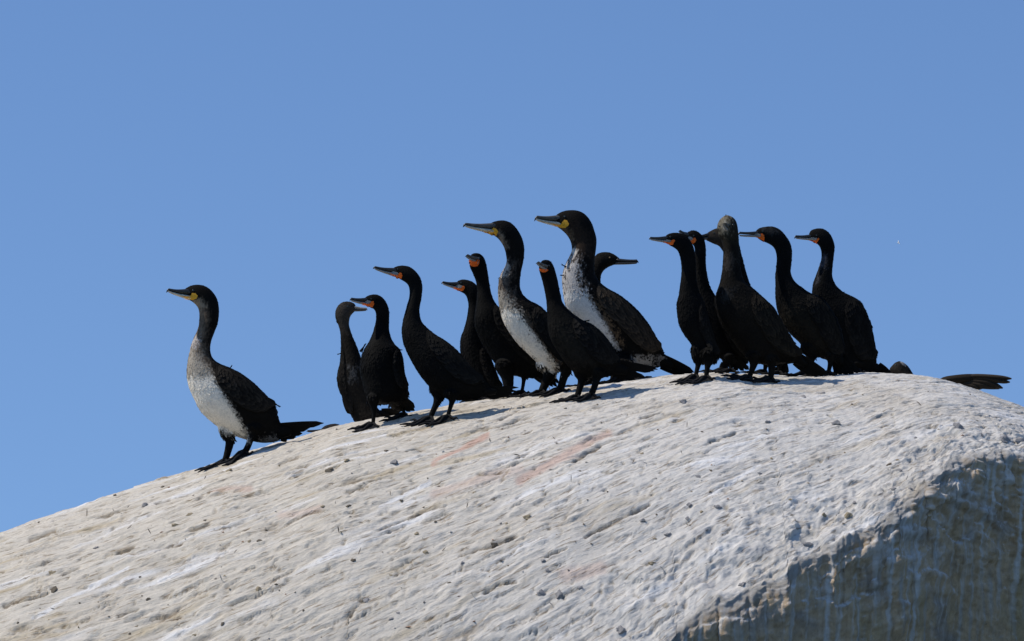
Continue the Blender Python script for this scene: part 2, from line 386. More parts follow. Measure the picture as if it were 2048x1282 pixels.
    sub = pos[i0:i1:2, j0:j1:2]; a, b = sub.shape[:2]
    id2 = np.arange(a * b).reshape(a, b)
    F2 = np.stack([id2[:-1, :-1], id2[1:, :-1], id2[1:, 1:], id2[:-1, 1:]], -1).reshape(-1, 4)
    bvh = BVHTree.FromPolygons(sub.reshape(-1, 3).tolist(), F2.tolist())
    return o, bvh
boulder, ROCK = build_boulder()
def rock_z(x, y):
    h = ROCK.ray_cast(Vector((x, y, 20)), Vector((0, 0, -1)))
    return h[0].z if h[0] is not None else float(top_z(x, -y))
def rock_hit(px, py):
    a = P(px, py, 0.0); d = (Vector(a) - cam.location).normalized()
    return ROCK.ray_cast(cam.location, d)

def build_water():
    m, n, l, b = mat_base('sea_water', 0.08, 0.5)
    b.inputs['Base Color'].default_value = (0.012, 0.035, 0.05, 1)
    tc = n.new('ShaderNodeTexCoord'); n1 = noise_node(n, l, tc.outputs['Object'], 0.9, 6, 0.6)
    bp = n.new('ShaderNodeBump'); bp.inputs['Strength'].default_value = 0.6; bp.inputs['Distance'].default_value = 0.25
    l.new(n1.outputs['Fac'], bp.inputs['Height']); l.new(bp.outputs['Normal'], b.inputs['Normal'])
    R = 4000
    me = make_mesh('water', [(-R, -R, 0), (R, -R, 0), (R, R, 0), (-R, R, 0)], [(0, 1, 2, 3)], None, [m], False)
    o = link('water', me); o.location = (0, 0, -1.6); tag(o, kind='structure')
build_water()

# ------------------------------------------------------------------ birds
def crom(pts, n):
    """Catmull-Rom through rows of pts, n samples"""
    pts = np.asarray(pts, float); k = len(pts)
    u = np.linspace(0, k - 1, n); i = np.clip(u.astype(int), 0, k - 2); t = (u - i)[:, None]
    g = lambda j: pts[np.clip(j, 0, k - 1)]
    p0, p1, p2, p3 = g(i - 1), g(i), g(i + 1), g(i + 2)
    return 0.5 * (2*p1 + (p2-p0)*t + (2*p0-5*p1+4*p2-p3)*t*t + (3*p1-p0-3*p2+p3)*t**3)
def rings_mesh(rings, cap=True):
    """rings: (n, k, 3) -> verts, faces"""
    n, k = rings.shape[:2]; v = rings.reshape(-1, 3).tolist(); f = []
    for i in range(n - 1):
        for j in range(k):
            a = i * k + j; b = i * k + (j + 1) % k
            f.append((a, b, b + k, a + k))
    if cap:
        v.append(rings[0].mean(0).tolist()); v.append(rings[-1].mean(0).tolist()); c0, c1 = n * k, n * k + 1
        for j in range(k):
            f.append((c0, (j + 1) % k, j)); f.append((c1, (n - 1) * k + j, (n - 1) * k + (j + 1) % k))
    return v, f
def tube(path, rad, k=10):
    """round tube along 3-D points"""
    path = np.asarray(path, float); rad = np.asarray(rad, float); rings = []
    for i in range(len(path)):
        d = path[min(i + 1, len(path) - 1)] - path[max(i - 1, 0)]; d /= max(np.linalg.norm(d), 1e-9)
        u = np.cross(d, (0.1, 1, 0.05)); u /= max(np.linalg.norm(u), 1e-9); w = np.cross(d, u)
        th = np.arange(k) / k * 2 * np.pi
        rings.append(path[i] + rad[i] * (np.cos(th)[:, None] * u + np.sin(th)[:, None] * w))
    return rings_mesh(np.array(rings))
def poly_dist(px, py, poly):
    """signed distance, positive inside"""
    poly = np.asarray(poly, float); best = np.full(px.shape, 1e9); ins = np.zeros(px.shape, bool)
    for i in range(len(poly)):
        ax, ay = poly[i]; bx, by = poly[(i + 1) % len(poly)]
        t = np.clip(((px-ax)*(bx-ax)+(py-ay)*(by-ay)) / max((bx-ax)**2+(by-ay)**2, 1e-9), 0, 1)
        best = np.minimum(best, np.hypot(px-ax-t*(bx-ax), py-ay-t*(by-ay)))
        c = ((ay > py) != (by > py)) & (px < (bx-ax)*(py-ay)/((by-ay) if abs(by-ay) > 1e-9 else 1e-9)+ax)
        ins ^= c
    return np.where(ins, best, -best)
class Joiner:
    def __init__(s): s.v = []; s.f = []; s.c = []
    def add(s, v, f, c=None):
        o = len(s.v); s.v += [tuple(q) for q in v]; s.f += [tuple(i + o for i in q) for q in f]
        if c is not None: s.c += [tuple(q) for q in (c if np.ndim(c) == 2 else [c] * len(v))]

BLACK = {'cape': (0.0046, 0.0045, 0.0043), 'great': (0.0058, 0.0052, 0.0045), 'brown': (0.0070, 0.0060, 0.0048)}

def remeshed(v, f, voxel):
    me = make_mesh('tmp', v, f, None, None, True)
    o = bpy.data.objects.new('tmp', me); C.objects.link(o)
    r = o.modifiers.new('r', 'REMESH'); r.mode = 'VOXEL'; r.voxel_size = voxel; r.use_smooth_shade = True
    s = o.modifiers.new('s', 'SMOOTH'); s.factor = 0.5; s.iterations = 3
    dg = bpy.context.evaluated_depsgraph_get(); ev = o.evaluated_get(dg)
    out = bpy.data.meshes.new_from_object(ev); bpy.data.objects.remove(o); bpy.data.meshes.remove(me)
    return out

def make_bird(b):
    """b: dict of traced outlines in crop units. Returns the Empty."""
    ox, oy, sc = b['crop']; Y0 = -b['t']; kind = b['kind']
    T = lambda q: (ox + q[0] / sc, oy + q[1] / sc)
    st = np.array([[*T(q[0:2]), *T(q[2:4])] for q in b['st']])       # back x,y, front x,y (photo px)
    xref = st[len(st) // 2, [0, 2]].mean()
    yaw = math.tan(math.radians(b.get('yaw', 12)))
    Yc_px = lambda px: Y0 + (np.asarray(px, float) - xref) * MPP * yaw
    head_dy = b.get('head_dy', 0.0); nh = b.get('nh', 5)
    # --- spine stations, resampled
    n = 110
    dyst = np.zeros(len(st)); dyst[:nh + 3] = head_dy * np.clip(1 - np.arange(nh + 3) / (nh + 2.0), 0, 1)
    hw = b.get('head_w', 0.74); bw = b.get('body_w', 0.72)
    rat = np.interp(np.arange(len(st)), [0, nh - 1, nh + 2, len(st) * 0.55, len(st) - 1], [hw * 0.8, hw, 0.88, bw, bw * 0.9])
    dat = crom(np.column_stack([st, dyst, rat]), n)
    cx = (dat[:, 0] + dat[:, 2]) / 2; cy = (dat[:, 1] + dat[:, 3]) / 2
    exx = (dat[:, 0] - dat[:, 2]) / 2; eyy = (dat[:, 1] - dat[:, 3]) / 2; rr = np.hypot(exx, eyy)
    # effective thickness: in-plane radius measured square to the spine
    tx = np.gradient(cx); ty = np.gradient(cy); tl = np.hypot(tx, ty) + 1e-9
    sq = np.abs(exx * ty - eyy * tx) / tl
    lat = np.clip(sq, 0.55 * rr, rr) * dat[:, 5]
    lat = np.convolve(np.pad(lat, 4, 'edge'), np.ones(9) / 9, 'valid')
    k = 30; th = np.arange(k) / k * 2 * np.pi
    rings = []
    for i in range(n):
        yc = float(Yc_px(cx[i])) + dat[i, 4]
        p = P(cx[i] + exx[i] * np.cos(th), cy[i] + eyy[i] * np.cos(th), yc)
        p[:, 1] += np.sin(th) * lat[i] * MPP * (1 - 0.12 * np.cos(th))
        rings.append(p)
    bv, bf = rings_mesh(np.array(rings))
    J = Joiner(); J.add(bv, bf)
    # --- legs
    F = Joiner(); ankles = []
    for li, leg in enumerate(b.get('legs', [])):
        side = 0.72 * b.get('leg_side', (0.035, -0.035))[li % 2]
        l0 = leg[0]; leg = [(l0[0], l0[1] - 0.9 * l0[2], 0.35 * l0[2]), (l0[0], l0[1] - 0.45 * l0[2], 0.78 * l0[2])] + list(leg)
        pts = [(*T(q[:2]), q[2] / sc) for q in leg]
        path = []; rad = []
        for q in pts:
            yy = float(Yc_px(q[0])) + side
            path.append(P(q[0], q[1], yy)); rad.append(q[2] * MPP)
        foot = path[-1].copy(); zr = rock_z(foot[0], foot[1]) + 0.012
        dz = zr - foot[2]
        tot = len(path) - 1
        for i in range(len(path)): path[i] = path[i] + np.array([0, 0, dz * (i / tot) ** 1.5])
        d = crom(np.column_stack([np.array(path), rad]), 16)
        v, f = tube(d[:, :3], d[:, 3], 12); J.add(v, f)
        ankles.append((d[-1, :3], d[-1, 3]))
    body = remeshed(J.v, J.f, b.get('voxel', 0.0045))
    # --- feet: three long toes joined by web, and a hind toe
    for li, (a, r) in enumerate(ankles):
        hd = math.radians(b.get('foot_dir', 195) + (8 if li else -8))      # 180 = to the left
        L = b.get('toe', 0.105)
        tips = []
        for q, (da, lf) in enumerate(((-34, 0.75), (-6, 1.0), (22, 0.95), (120, 0.42))):
            an = hd + math.radians(da); path = []
            for u in np.linspace(0, 1, 6):
                x = a[0] + math.cos(an) * L * lf * u; y = a[1] + math.sin(an) * L * lf * u
                z = rock_z(x, y) + 0.007 + 0.012 * (1 - u) ** 2 + 0.004 * math.sin(u * 9)
                path.append((x, y, z))
            v, f = tube(path, np.array([0.0075, 0.0066, 0.006, 0.0055, 0.005, 0.0022]), 7); F.add(v, f); tips.append(path)
        for q in range(3):                                                   # webs
            A, B2 = tips[q], tips[(q + 1) % 4]; vv = []; ff = []
            for i in range(5):
                lim = 1.0 - 0.14 * math.sin(math.pi * 0.5)
                for w_ in (0, 0.33, 0.67, 1):
                    p = np.array(A[i]) * (1 - w_) + np.array(B2[i]) * w_
                    p = p + (np.array(a) - p) * (0.10 * math.sin(math.pi * w_)) * (i / 4)
                    p[2] = max(rock_z(p[0], p[1]) + 0.005, p[2] - 0.004); vv.append(p)
            for i in range(4):
                for w_ in range(3):
                    c = i * 4 + w_; ff.append((c, c + 1, c + 5, c + 4))
            F.add(vv, ff)
    # --- colours of the body
    co = np.empty(len(body.vertices) * 3, np.float32); body.vertices.foreach_get('co', co); co = co.reshape(-1, 3)
    no = np.empty(len(body.vertices) * 3, np.float32); body.vertices.foreach_get('normal', no); no = no.reshape(-1, 3)
    def colour(p, seed):
        yc = np.asarray(Yc_px(proj(p)[0])); pp = p.copy(); pp[:, 1] = yc - np.abs(p[:, 1] - yc) - 0
        qx, qy = proj(pp); c = np.empty(p.shape); c[:] = BLACK[kind]
        sd_ = hash(b['key']) % 1000 if False else sum(map(ord, b['key'])) * 7
        m1 = fbm(qx / 9, qy / 14, sd_, 3, 0.6); m2 = fbm(qx / 3.2, qy / 6, sd_ + 9, 2)
        m3 = fbm(qx / 30, qy / 30, sd_ + 19, 2)
        c *= (1 + 0.5 * np.clip(m3, -0.8, 1))[:, None]
        for (poly, colr, soft, mot) in b.get('paint', []):
            d = poly_dist(qx, qy, [T(q) for q in poly])
            f = sst(-soft, soft, d + mot * (0.9 * m1 + 1.1 * m2) * 1.3 + seed * mot)
            c = mixc(c, colr, f)
        return c
    cols = colour(co.astype(float), 0.0)
    # bare legs: below the thigh
    zs_cut = b.get('leg_cut', None)
    set_cols(body, cols)
    bm = bmesh.new(); bm.from_mesh(body); cl_ = bm.verts.layers.float_color.get('Col')
    # small feather relief in the skin
    if F.v:
        vs_ = [bm.verts.new(q) for q in F.v]
        for q in vs_: q[cl_] = (0.016, 0.016, 0.017, 1)
        for f in F.f:
            try:
                ff = bm.faces.new([vs_[i] for i in f]); ff.smooth = True; ff.material_index = 1
            except ValueError: pass
    bm.to_mesh(body); bm.free()
    body.materials.clear(); body.materials.append(M_PLUM); body.materials.append(M_LEG)
    body.polygons.foreach_set('use_smooth', np.ones(len(body.polygons), bool))
    body.name = 'body'
    base = np.mean([a for a, r in ankles], 0) if ankles else P(cx[-1], cy[-1], Y0)
    root = bpy.data.objects.new('cormorant', None); C.objects.link(root); root.location = base; root.empty_display_size = 0.1
    tag(root, b['label'], 'cormorant', 'cormorants gathered along the crest of the boulder')
    off = Vector(base)
    def part(name, v, f, mats, c=None, parent=None, smooth=True):
        v = np.asarray(v, float) - base
        o = link(name, make_mesh(name, v, [tuple(q) for q in f], c, mats, smooth), parent or root)
        return o
    co2 = np.empty(len(body.vertices) * 3, np.float32); body.vertices.foreach_get('co', co2)
    bvh = BVHTree.FromPolygons([Vector(q) for q in co2.reshape(-1, 3)], [tuple(p.vertices) for p in body.polygons])
    body.vertices.foreach_set('co', (co2.reshape(-1, 3) - base.astype(np.float32)).ravel()); body.update()
    link('body', body, root)
    # --- bill
    bk = b.get('beak'); hit_v = []; hit_f = []
    if bk:
        tb = np.array(T(bk['top'])); lb = np.array(T(bk['low'])); tip = np.array(T(bk['tip'])); th_ = bk.get('thick', 18) * 1.22 / sc
        dyb = head_dy * 0.9 + bk.get('y0', 0.0); dyt = dyb + bk.get('dy', -0.012)
        ax = tip - (tb + lb) / 2; ax /= np.linalg.norm(ax); nrm = np.array([-ax[1], ax[0]])
        if nrm @ (lb - tb) < 0: nrm = -nrm                               # points to the lower side
        tipl = tip + nrm * th_
        hook = bk.get('hook', 0.45)
        U_ = np.linspace(-0.16, 1, 17); up = []; lo = []
        for u in U_:
            c = 0.10 * np.linalg.norm(lb - tb) * math.sin(math.pi * min(max(u, 0), 1)) * 0.8
            a_ = tb * (1 - u) + tip * u + nrm * c; d_ = lb * (1 - u) + tipl * u + nrm * c * 0.5
            if u > 0.93:
                e = (u - 0.93) / 0.07; a_ = a_ + nrm * th_ * 0.45 * e ** 2
            mid = a_ * 0.40 + d_ * 0.60
            up.append((a_, mid + nrm * (th_ * hook * max(0, (u - 0.88) / 0.12) ** 1.5))); lo.append((mid, d_ if u < 0.9 else mid * ((u-0.9)/0.1*0.7) + d_ * (1-(u-0.9)/0.1*0.7)))
        gap = bk.get('gap', 0.0) / sc
        wid0 = bk.get('wide', 0.42) * np.linalg.norm(lb - tb) * MPP
        def bill(rows, umax, sgn):
            rings = []
            for u, (a_, d_) in zip(U_, rows):
                if u > umax: break
                c = (a_ + d_) / 2 + nrm * gap * sgn * max(u, 0); e = (a_ - d_) / 2
                yc = float(Yc_px(c[0])) + dyb + (dyt - dyb) * max(u, 0)
                t8 = np.arange(12) / 12 * 2 * np.pi
                p = P(c[0] + e[0] * np.cos(t8), c[1] + e[1] * np.cos(t8), yc)
                p[:, 1] += np.sin(t8) * wid0 * (1 - 0.62 * max(u, 0)) * (1.0 if u < 0.93 else 0.75)
                rings.append(p)
            return rings_mesh(np.array(rings))
        v, f = bill(up, 1.1, -1); u_o = part('bill', v, f, [bk.get('m_up', M_HORN_D)])
        hit_v += v; hit_f += f
        v2, f2 = bill(lo, 0.965, 1); part('lower_mandible', v2, f2, [bk.get('m_lo', M_HORN_G)], None, u_o)
        o_ = len(hit_v); hit_v += v2; hit_f += [tuple(i + o_ for i in q) for q in f2]
    hb = BVHTree.FromPolygons([Vector(q) for q in hit_v], hit_f) if hit_v else None
    camp = np.array(cam.location)
    def cast(px, py, useb=True):
        d = P(px, py, Y0) - camp; d /= np.linalg.norm(d)
        best = None
        for B_ in ((bvh, hb) if useb else (bvh,)):
            if B_ is None: continue
            h = B_.ray_cast(cam.location, Vector(d))
            if h[0] is not None and (best is None or h[3] < best[3]): best = h
        return best, d
    def patch(name, poly, mat, off_m=0.0014, mirror=True, parent=None):
        poly = np.array([T(q) for q in poly])
        dense = []
        for i in range(len(poly)):
            for u in np.linspace(0, 1, 4)[:-1]: dense.append(poly[i] * (1 - u) + poly[(i + 1) % len(poly)] * u)
        dense = np.array(dense)
        # clean ear-free fill: triangulate, then split and project
        bm_ = bmesh.new(); vv = [bm_.verts.new((q[0], q[1], 0)) for q in dense]
        try: bm_.faces.new(vv)
        except ValueError: bm_.free(); return
        bmesh.ops.triangulate(bm_, faces=bm_.faces[:]); bmesh.ops.subdivide_edges(bm_, edges=bm_.edges[:], cuts=1, use_grid_fill=True)
        bmesh.ops.triangulate(bm_, faces=bm_.faces[:])
        bm_.verts.ensure_lookup_table(); pts = []; last = None
        raw = []
        for q in bm_.verts:
            h, d = cast(q.co.x, q.co.y); raw.append((q.co.x, q.co.y, None if h is None else np.array(h[0]), d))
        good = [r for r in raw if r[2] is not None]
        if not good: bm_.free(); return
        for (x, y, hp, d) in raw:
            if hp is None:
                g = min(good, key=lambda r: (r[0]-x)**2 + (r[1]-y)**2); hp = P(x, y, g[2][1] + 0.004)
            pts.append(hp - d * off_m)
        faces = [tuple(q.index for q in f.verts) for f in bm_.faces]; bm_.free()
        o1 = part(name, pts, faces, [mat], None, parent)
        if mirror:
            mp = []
            for p in pts:
                yc = float(Yc_px(proj(p)[0])) + head_dy * 0.9; q = np.array(p); q[1] = 2 * yc - q[1]; mp.append(q)
            part(name, mp, [q[::-1] for q in faces], [mat], None, parent)
    for (nm, poly, mt) in b.get('patches', []):
        patch(nm, poly, mt, mirror=b.get('mirror', True))
    # --- eyes
    for (qx, qy, rad, mt) in b.get('eyes', []):
        x, y = T((qx, qy)); h, d = cast(x, y, False)
        if h is None: continue
        cpt = np.array(h[0]) + d * rad * 0.35
        bm_ = bmesh.new(); bmesh.ops.create_icosphere(bm_, subdivisions=2, radius=rad)
        v = np.array([q.co[:] for q in bm_.verts]); f = [tuple(q.index for q in g.verts) for g in bm_.faces]; bm_.free()
        part('eye', v + cpt, f, [mt])
        if b.get('mirror', True):
            c2 = cpt.copy(); c2[1] = 2 * (float(Yc_px(x)) + head_dy) - c2[1]; part('eye', v + c2, f, [mt])
    # --- wings, laid on the body's side
    def feather_geo(p0, p1, side, w, lift, nrm3, rows=5, cup=0.12):
        v = []; f = []; e = []
        for i in range(rows + 1):
            u = i / rows; wid = w * (0.45 + 0.55 * math.sin(math.pi * min(u * 0.62 + 0.14, 1))) * (1 if u < 0.8 else math.sqrt(max(1 - ((u - 0.8) / 0.2) ** 2, 0.02)))
            c = p0 * (1 - u) + p1 * u + nrm3 * lift * (u ** 1.5 + 0.25)
            for s_ in (-1, 0, 1):
                v.append(c + side * wid * s_ + nrm3 * (w * cup * (1 - abs(s_)))); e.append(max(abs(s_) * 0.8, (u - 0.55) / 0.45))
        for i in range(rows):
            for s_ in range(2):
                a_ = i * 3 + s_; f.append((a_, a_ + 1, a_ + 4, a_ + 3))
        return v, f, e
    wg = b.get('wing')
    if wg:
        i0, i1 = wg['from'], wg['to']; depth = wg.get('deep', 0.5)
        nst = len(st); ii = np.linspace(i0, i1, 34)
        bx = np.stack([np.interp(ii, np.arange(nst), st[:, c]) for c in range(4)], 1)
        B_ = bx[:, :2]; Fr = bx[:, 2:]
        uu = np.linspace(0, 1, 34); prof = np.interp(uu, [0, 0.10, 0.30, 0.65, 0.9, 1], [0.12, 0.62, 0.95, 0.95, 0.55, 0.10]) * depth
        inner = B_ * 0.965 + Fr * 0.035
        tip = np.array(T(wg['tip'])) if 'tip' in wg else inner[-1]
        pull = (uu ** 3)[:, None]; inner = inner * (1 - pull) + tip * pull
        outer = inner + (Fr - B_) * prof[:, None]
        edge_c = np.array(wg.get('edge', (0.016, 0.014, 0.012))); core_c = np.array(wg.get('core', BLACK[kind]))
        m_ = 9; grid = []; Dm = []
        for i in range(34):
            row = []
            for j in range(m_):
                q = inner[i] * (1 - j / (m_ - 1)) + outer[i] * (j / (m_ - 1)); h, d = cast(q[0], q[1], False)
                row.append((q, None if h is None else np.array(h[0]), d))
            grid.append(row)
        Yg = np.full((34, m_), np.nan)
        for i in range(34):
            for j in range(m_):
                if grid[i][j][1] is not None: Yg[i, j] = grid[i][j][1][1]
        okY = np.nanmean(Yg) if np.isfinite(Yg).any() else Y0
        for i in range(34):
            row = Yg[i]
            if np.isfinite(row).any():
                g = np.where(np.isfinite(row))[0]; Yg[i] = np.interp(np.arange(m_), g, row[g])
            else: Yg[i] = Yg[i - 1] if i else okY
        sm = np.pad(Yg, ((2, 2), (1, 1)), 'edge')
        Yg = sum(sm[a_:a_ + 34, c_:c_ + m_] for a_ in range(5) for c_ in range(3)) / 15
        G = np.array([[P(grid[i][j][0][0], grid[i][j][0][1], Yg[i, j]) for j in range(m_)] for i in range(34)])
        thick = np.sin(np.linspace(0.0, 1, m_) * np.pi) ** 0.5 * 0.007 + 0.002
        G[:, :, 1] -= thick[None, :] * np.sin(np.clip(uu * 1.2 + 0.12, 0, 1) * np.pi / 2)[:, None]
        def mirror_pts(v):
            v = np.array(v); yc = np.asarray(Yc_px(proj(v)[0])); v[:, 1] = 2 * yc - v[:, 1]; return v
        idx = np.arange(34 * m_).reshape(34, m_)
        shell = [tuple(int(z) for z in q) for q in np.stack([idx[:-1, :-1], idx[1:, :-1], idx[1:, 1:], idx[:-1, 1:]], -1).reshape(-1, 4)]
        J2 = Joiner(); J2.add(G.reshape(-1, 3), shell, np.tile(core_c, (34 * m_, 1)))
        nrm3 = np.array([0, -1.0, 0.15]); 
        def gp(u, w_):
            a_ = np.clip(u, 0, 1) * 33; i = min(int(a_), 32); fa = a_ - i; c_ = np.clip(w_, 0, 1) * (m_ - 1); j = min(int(c_), m_ - 2); fc = c_ - j
            return (G[i, j]*(1-fa)+G[i+1, j]*fa)*(1-fc) + (G[i, j+1]*(1-fa)+G[i+1, j+1]*fa)*fc
        rnd = random.Random(sum(map(ord, b['key'])))
        nrow = 13
        for r_ in range(nrow - 1, -1, -1):
            u0 = 0.03 + 0.70 * r_ / (nrow - 1)
            cnt = 7
            for q in range(cnt):
                w_ = (q + 0.5 + (0.5 if r_ % 2 else 0)) / (cnt + 0.5); lf = 0.105 + 0.075 * (r_ / nrow)
                u0 = 0.03 + 0.70 * r_ / (nrow - 1) + rnd.uniform(-.028, .028); p0 = gp(u0, w_); p1 = gp(u0 + lf, w_ * 0.96 + 0.01)
                dvec = p1 - p0; Lf = np.linalg.norm(dvec)
                if Lf < 0.008: continue
                side = np.cross(dvec / Lf, nrm3); side /= max(np.linalg.norm(side), 1e-9)
                lat_w = np.linalg.norm(gp(u0, 1.0) - gp(u0, 0.0)) / cnt * 0.72
                v, f, e = feather_geo(p0, p1, side, lat_w, 0.0045, nrm3, 5)
                e = np.clip(np.array(e) + rnd.uniform(-.2, .1), 0, 1) ** 2.2; sh = rnd.uniform(0.7, 1.35)
                J2.add(v, f, (core_c[None] * (1 - e[:, None]) + edge_c[None] * e[:, None]) * sh)
        near = part('wing', J2.v, J2.f, [M_PLUM], np.array(J2.c))
        far = part('wing', mirror_pts(J2.v), [q[::-1] for q in J2.f], [M_PLUM], np.array(J2.c)) if wg.get('far', True) else None
        for q in range(6):                                              # long flight feathers along the lower border
            u0 = 0.36 + 0.055 * q; w_ = 0.88 - 0.13 * q
            p0 = gp(u0, w_); pm = gp(1.0, 0.9 - 0.15 * q); p1 = p0 * 0.05 + pm * 0.95
            dvec = p1 - p0; Lf = np.linalg.norm(dvec); side = np.cross(dvec / Lf, nrm3); side /= max(np.linalg.norm(side), 1e-9)
            v, f, e = feather_geo(p0, p1, side, 0.016, 0.006 + 0.001 * q, nrm3, 7, 0.10)
            e = np.clip(np.array(e), 0, 1) ** 2.5
            cc = core_c[None] * (1 - e[:, None]) + edge_c[None] * 0.8 * e[:, None]
            part('flight_feather', v, f, [M_PLUM], cc, near)
            if far: part('flight_feather', mirror_pts(v), [g[::-1] for g in f], [M_PLUM], cc, far)
    # --- tail
    tl_ = b.get('tail')
    if tl_:
        tbp = np.array([T(q) for q in tl_['base']]); tips = [T(q) for q in tl_['tips']]
        tail_c = np.array(tl_.get('col', BLACK[kind])) 
        J3 = Joiner(); nT = len(tips); feath = []
        for q, tp in enumerate(tips):
            u = q / max(nT - 1, 1); b0 = tbp[0] * (1 - u) + tbp[1] * u
            dyq = (u - 0.5) * tl_.get('spread', 0.06)
            p0 = P(b0[0], b0[1], float(Yc_px(b0[0])) + dyq * 0.4); p1 = P(tp[0], tp[1], float(Yc_px(tp[0])) + dyq + tl_.get('dy', 0))
            dv = p1 - p0; L_ = np.linalg.norm(dv); side = np.array([dv[2], 0, -dv[0]]) / max(math.hypot(dv[0], dv[2]), 1e-6); side = side * 0.9 + np.array([0, 0.45, 0])
            v, f, e = feather_geo(p0, p1, side, tl_.get('w', 9) / sc * MPP * 1.2, 0.0, np.cross(side, dv / L_), 6, 0.18)
            e = np.clip(np.array(e), 0, 1) ** 2; cc = tail_c[None] * (1 + 0.7 * e[:, None])
            feath.append((v, f, cc))
        # root of the tail: a short flattened cone that the feathers leave from
        c0 = tbp.mean(0); tm = np.mean(tips, 0)
        rings = []
        for u in np.linspace(-0.12, 0.42, 7):
            c = c0 * (1 - u) + tm * u; e = (tbp[0] - tbp[1]) / 2 * (1 - 0.9 * max(u, 0)); e = e * (1.0 - 0.2 * max(u, 0))
            t8 = np.arange(12) / 12 * 2 * np.pi
            p = P(c[0] + e[0] * np.cos(t8), c[1] + e[1] * np.cos(t8), float(Yc_px(c[0]))); p[:, 1] += np.sin(t8) * 0.028 * (1 - 0.5 * max(u, 0)); rings.append(p)
        v, f = rings_mesh(np.array(rings))
        to = part('tail', v, f, [M_PLUM], np.tile(tail_c, (len(v), 1)))
        for (v, f, cc) in feath: part('tail_feather', v, f, [M_PLUM], cc, to)
    # --- contour feathers: short blades lying along the body
    nF = b.get('blades', 3800)
    me = body; me.calc_loop_triangles()
    tri = np.empty(len(me.loop_triangles) * 3, np.int32); me.loop_triangles.foreach_get('vertices', tri); tri = tri.reshape(-1, 3)
    cw = np.empty(len(me.vertices) * 3, np.float32); me.vertices.foreach_get('co', cw); cw = cw.reshape(-1, 3).astype(float)
    tv = cw[tri]; nn = np.cross(tv[:, 1] - tv[:, 0], tv[:, 2] - tv[:, 0]); ar = np.linalg.norm(nn, axis=1) / 2
    zc_ = tv[:, :, 2].mean(1) ; leg_top = b.get('fz', 0.075)
    if ankles: ar = np.where(zc_ < leg_top, 0, ar)
    g2 = np.random.default_rng(sum(map(ord, b['key'])))
    pick = g2.choice(len(tri), nF, p=ar / ar.sum()); bc = g2.dirichlet((1, 1, 1), nF)
    pt = (tv[pick] * bc[:, :, None]).sum(1); nv = nn[pick] / np.maximum(np.linalg.norm(nn[pick], axis=1, keepdims=True), 1e-12)
    sx, sy = proj(pt + base); ctr = np.stack([cx, cy], 1)
    near_i = np.argmin((sx[:, None] - cx[None]) ** 2 + (sy[:, None] - cy[None]) ** 2, 1)
    fd = np.stack([tx[near_i], np.full(nF, 0.0), -ty[near_i]], 1); fd[:, 1] = fd[:, 0] * yaw
    fd /= np.maximum(np.linalg.norm(fd, axis=1, keepdims=True), 1e-9)
    fd = fd - nv * (fd * nv).sum(1, keepdims=True); fd /= np.maximum(np.linalg.norm(fd, axis=1, keepdims=True), 1e-9)
    side = np.cross(fd, nv); sizes = np.interp(near_i, [0, 25, 45, n], [0.006, 0.009, 0.015, 0.019]) * g2.uniform(0.7, 1.25, nF)
    wd = sizes * 0.22; lift = np.interp(near_i, [0, 25, 60], [0.03, 0.035, 0.05]) * g2.uniform(0.2, 1.6, nF)
    fd2 = fd + side * g2.normal(0, 0.12, (nF, 1))
    r0 = pt - nv * 0.001; mid = pt + fd2 * sizes[:, None] * 0.55 + nv * (sizes * lift)[:, None] * 0.7
    tp = pt + fd2 * sizes[:, None] + nv * (sizes * lift)[:, None]
    V5 = np.stack([r0, mid - side * wd[:, None], tp, mid + side * wd[:, None]], 1).reshape(-1, 3)
    F5 = np.arange(nF * 4).reshape(-1, 4)
    cb = colour(pt + base, g2.normal(0, 0.16, nF)) * g2.uniform(0.9, 1.08, (nF, 1))
    o = link('contour_feathers', make_mesh('contour_feathers', V5, F5, np.repeat(cb, 4, 0), [M_PLUM], False), root)
    o['kind'] = 'stuff'
    for (qs) in b.get('tufts', []):                                      # a loose bundle of body feathers
        x, y = T(qs[:2]); ang = math.radians(qs[2]); Lq = qs[3] / sc * MPP; J4 = Joiner()
        for q in range(7):
            a2 = ang + random.uniform(-.3, .3); c = P(x, y, float(Yc_px(x)) + random.uniform(-.02, .02)); dr_ = np.array([math.cos(a2), 0, math.sin(a2)]); e = c + dr_ * Lq * random.uniform(.35, .8); c = c - dr_ * Lq * 1.1
            dv = e - c; side_ = np.array([-dv[2], 0, dv[0]]) / np.linalg.norm(dv)
            v, f, ee = feather_geo(c, e, side_, Lq * 0.10, 0.0, np.array([0, -1.0, 0]), 4)
            J4.add(v, f, np.tile(BLACK[kind], (len(v), 1)))
        part('feather_tuft', J4.v, J4.f, [M_PLUM], np.array(J4.c))['kind'] = 'stuff'
    return root

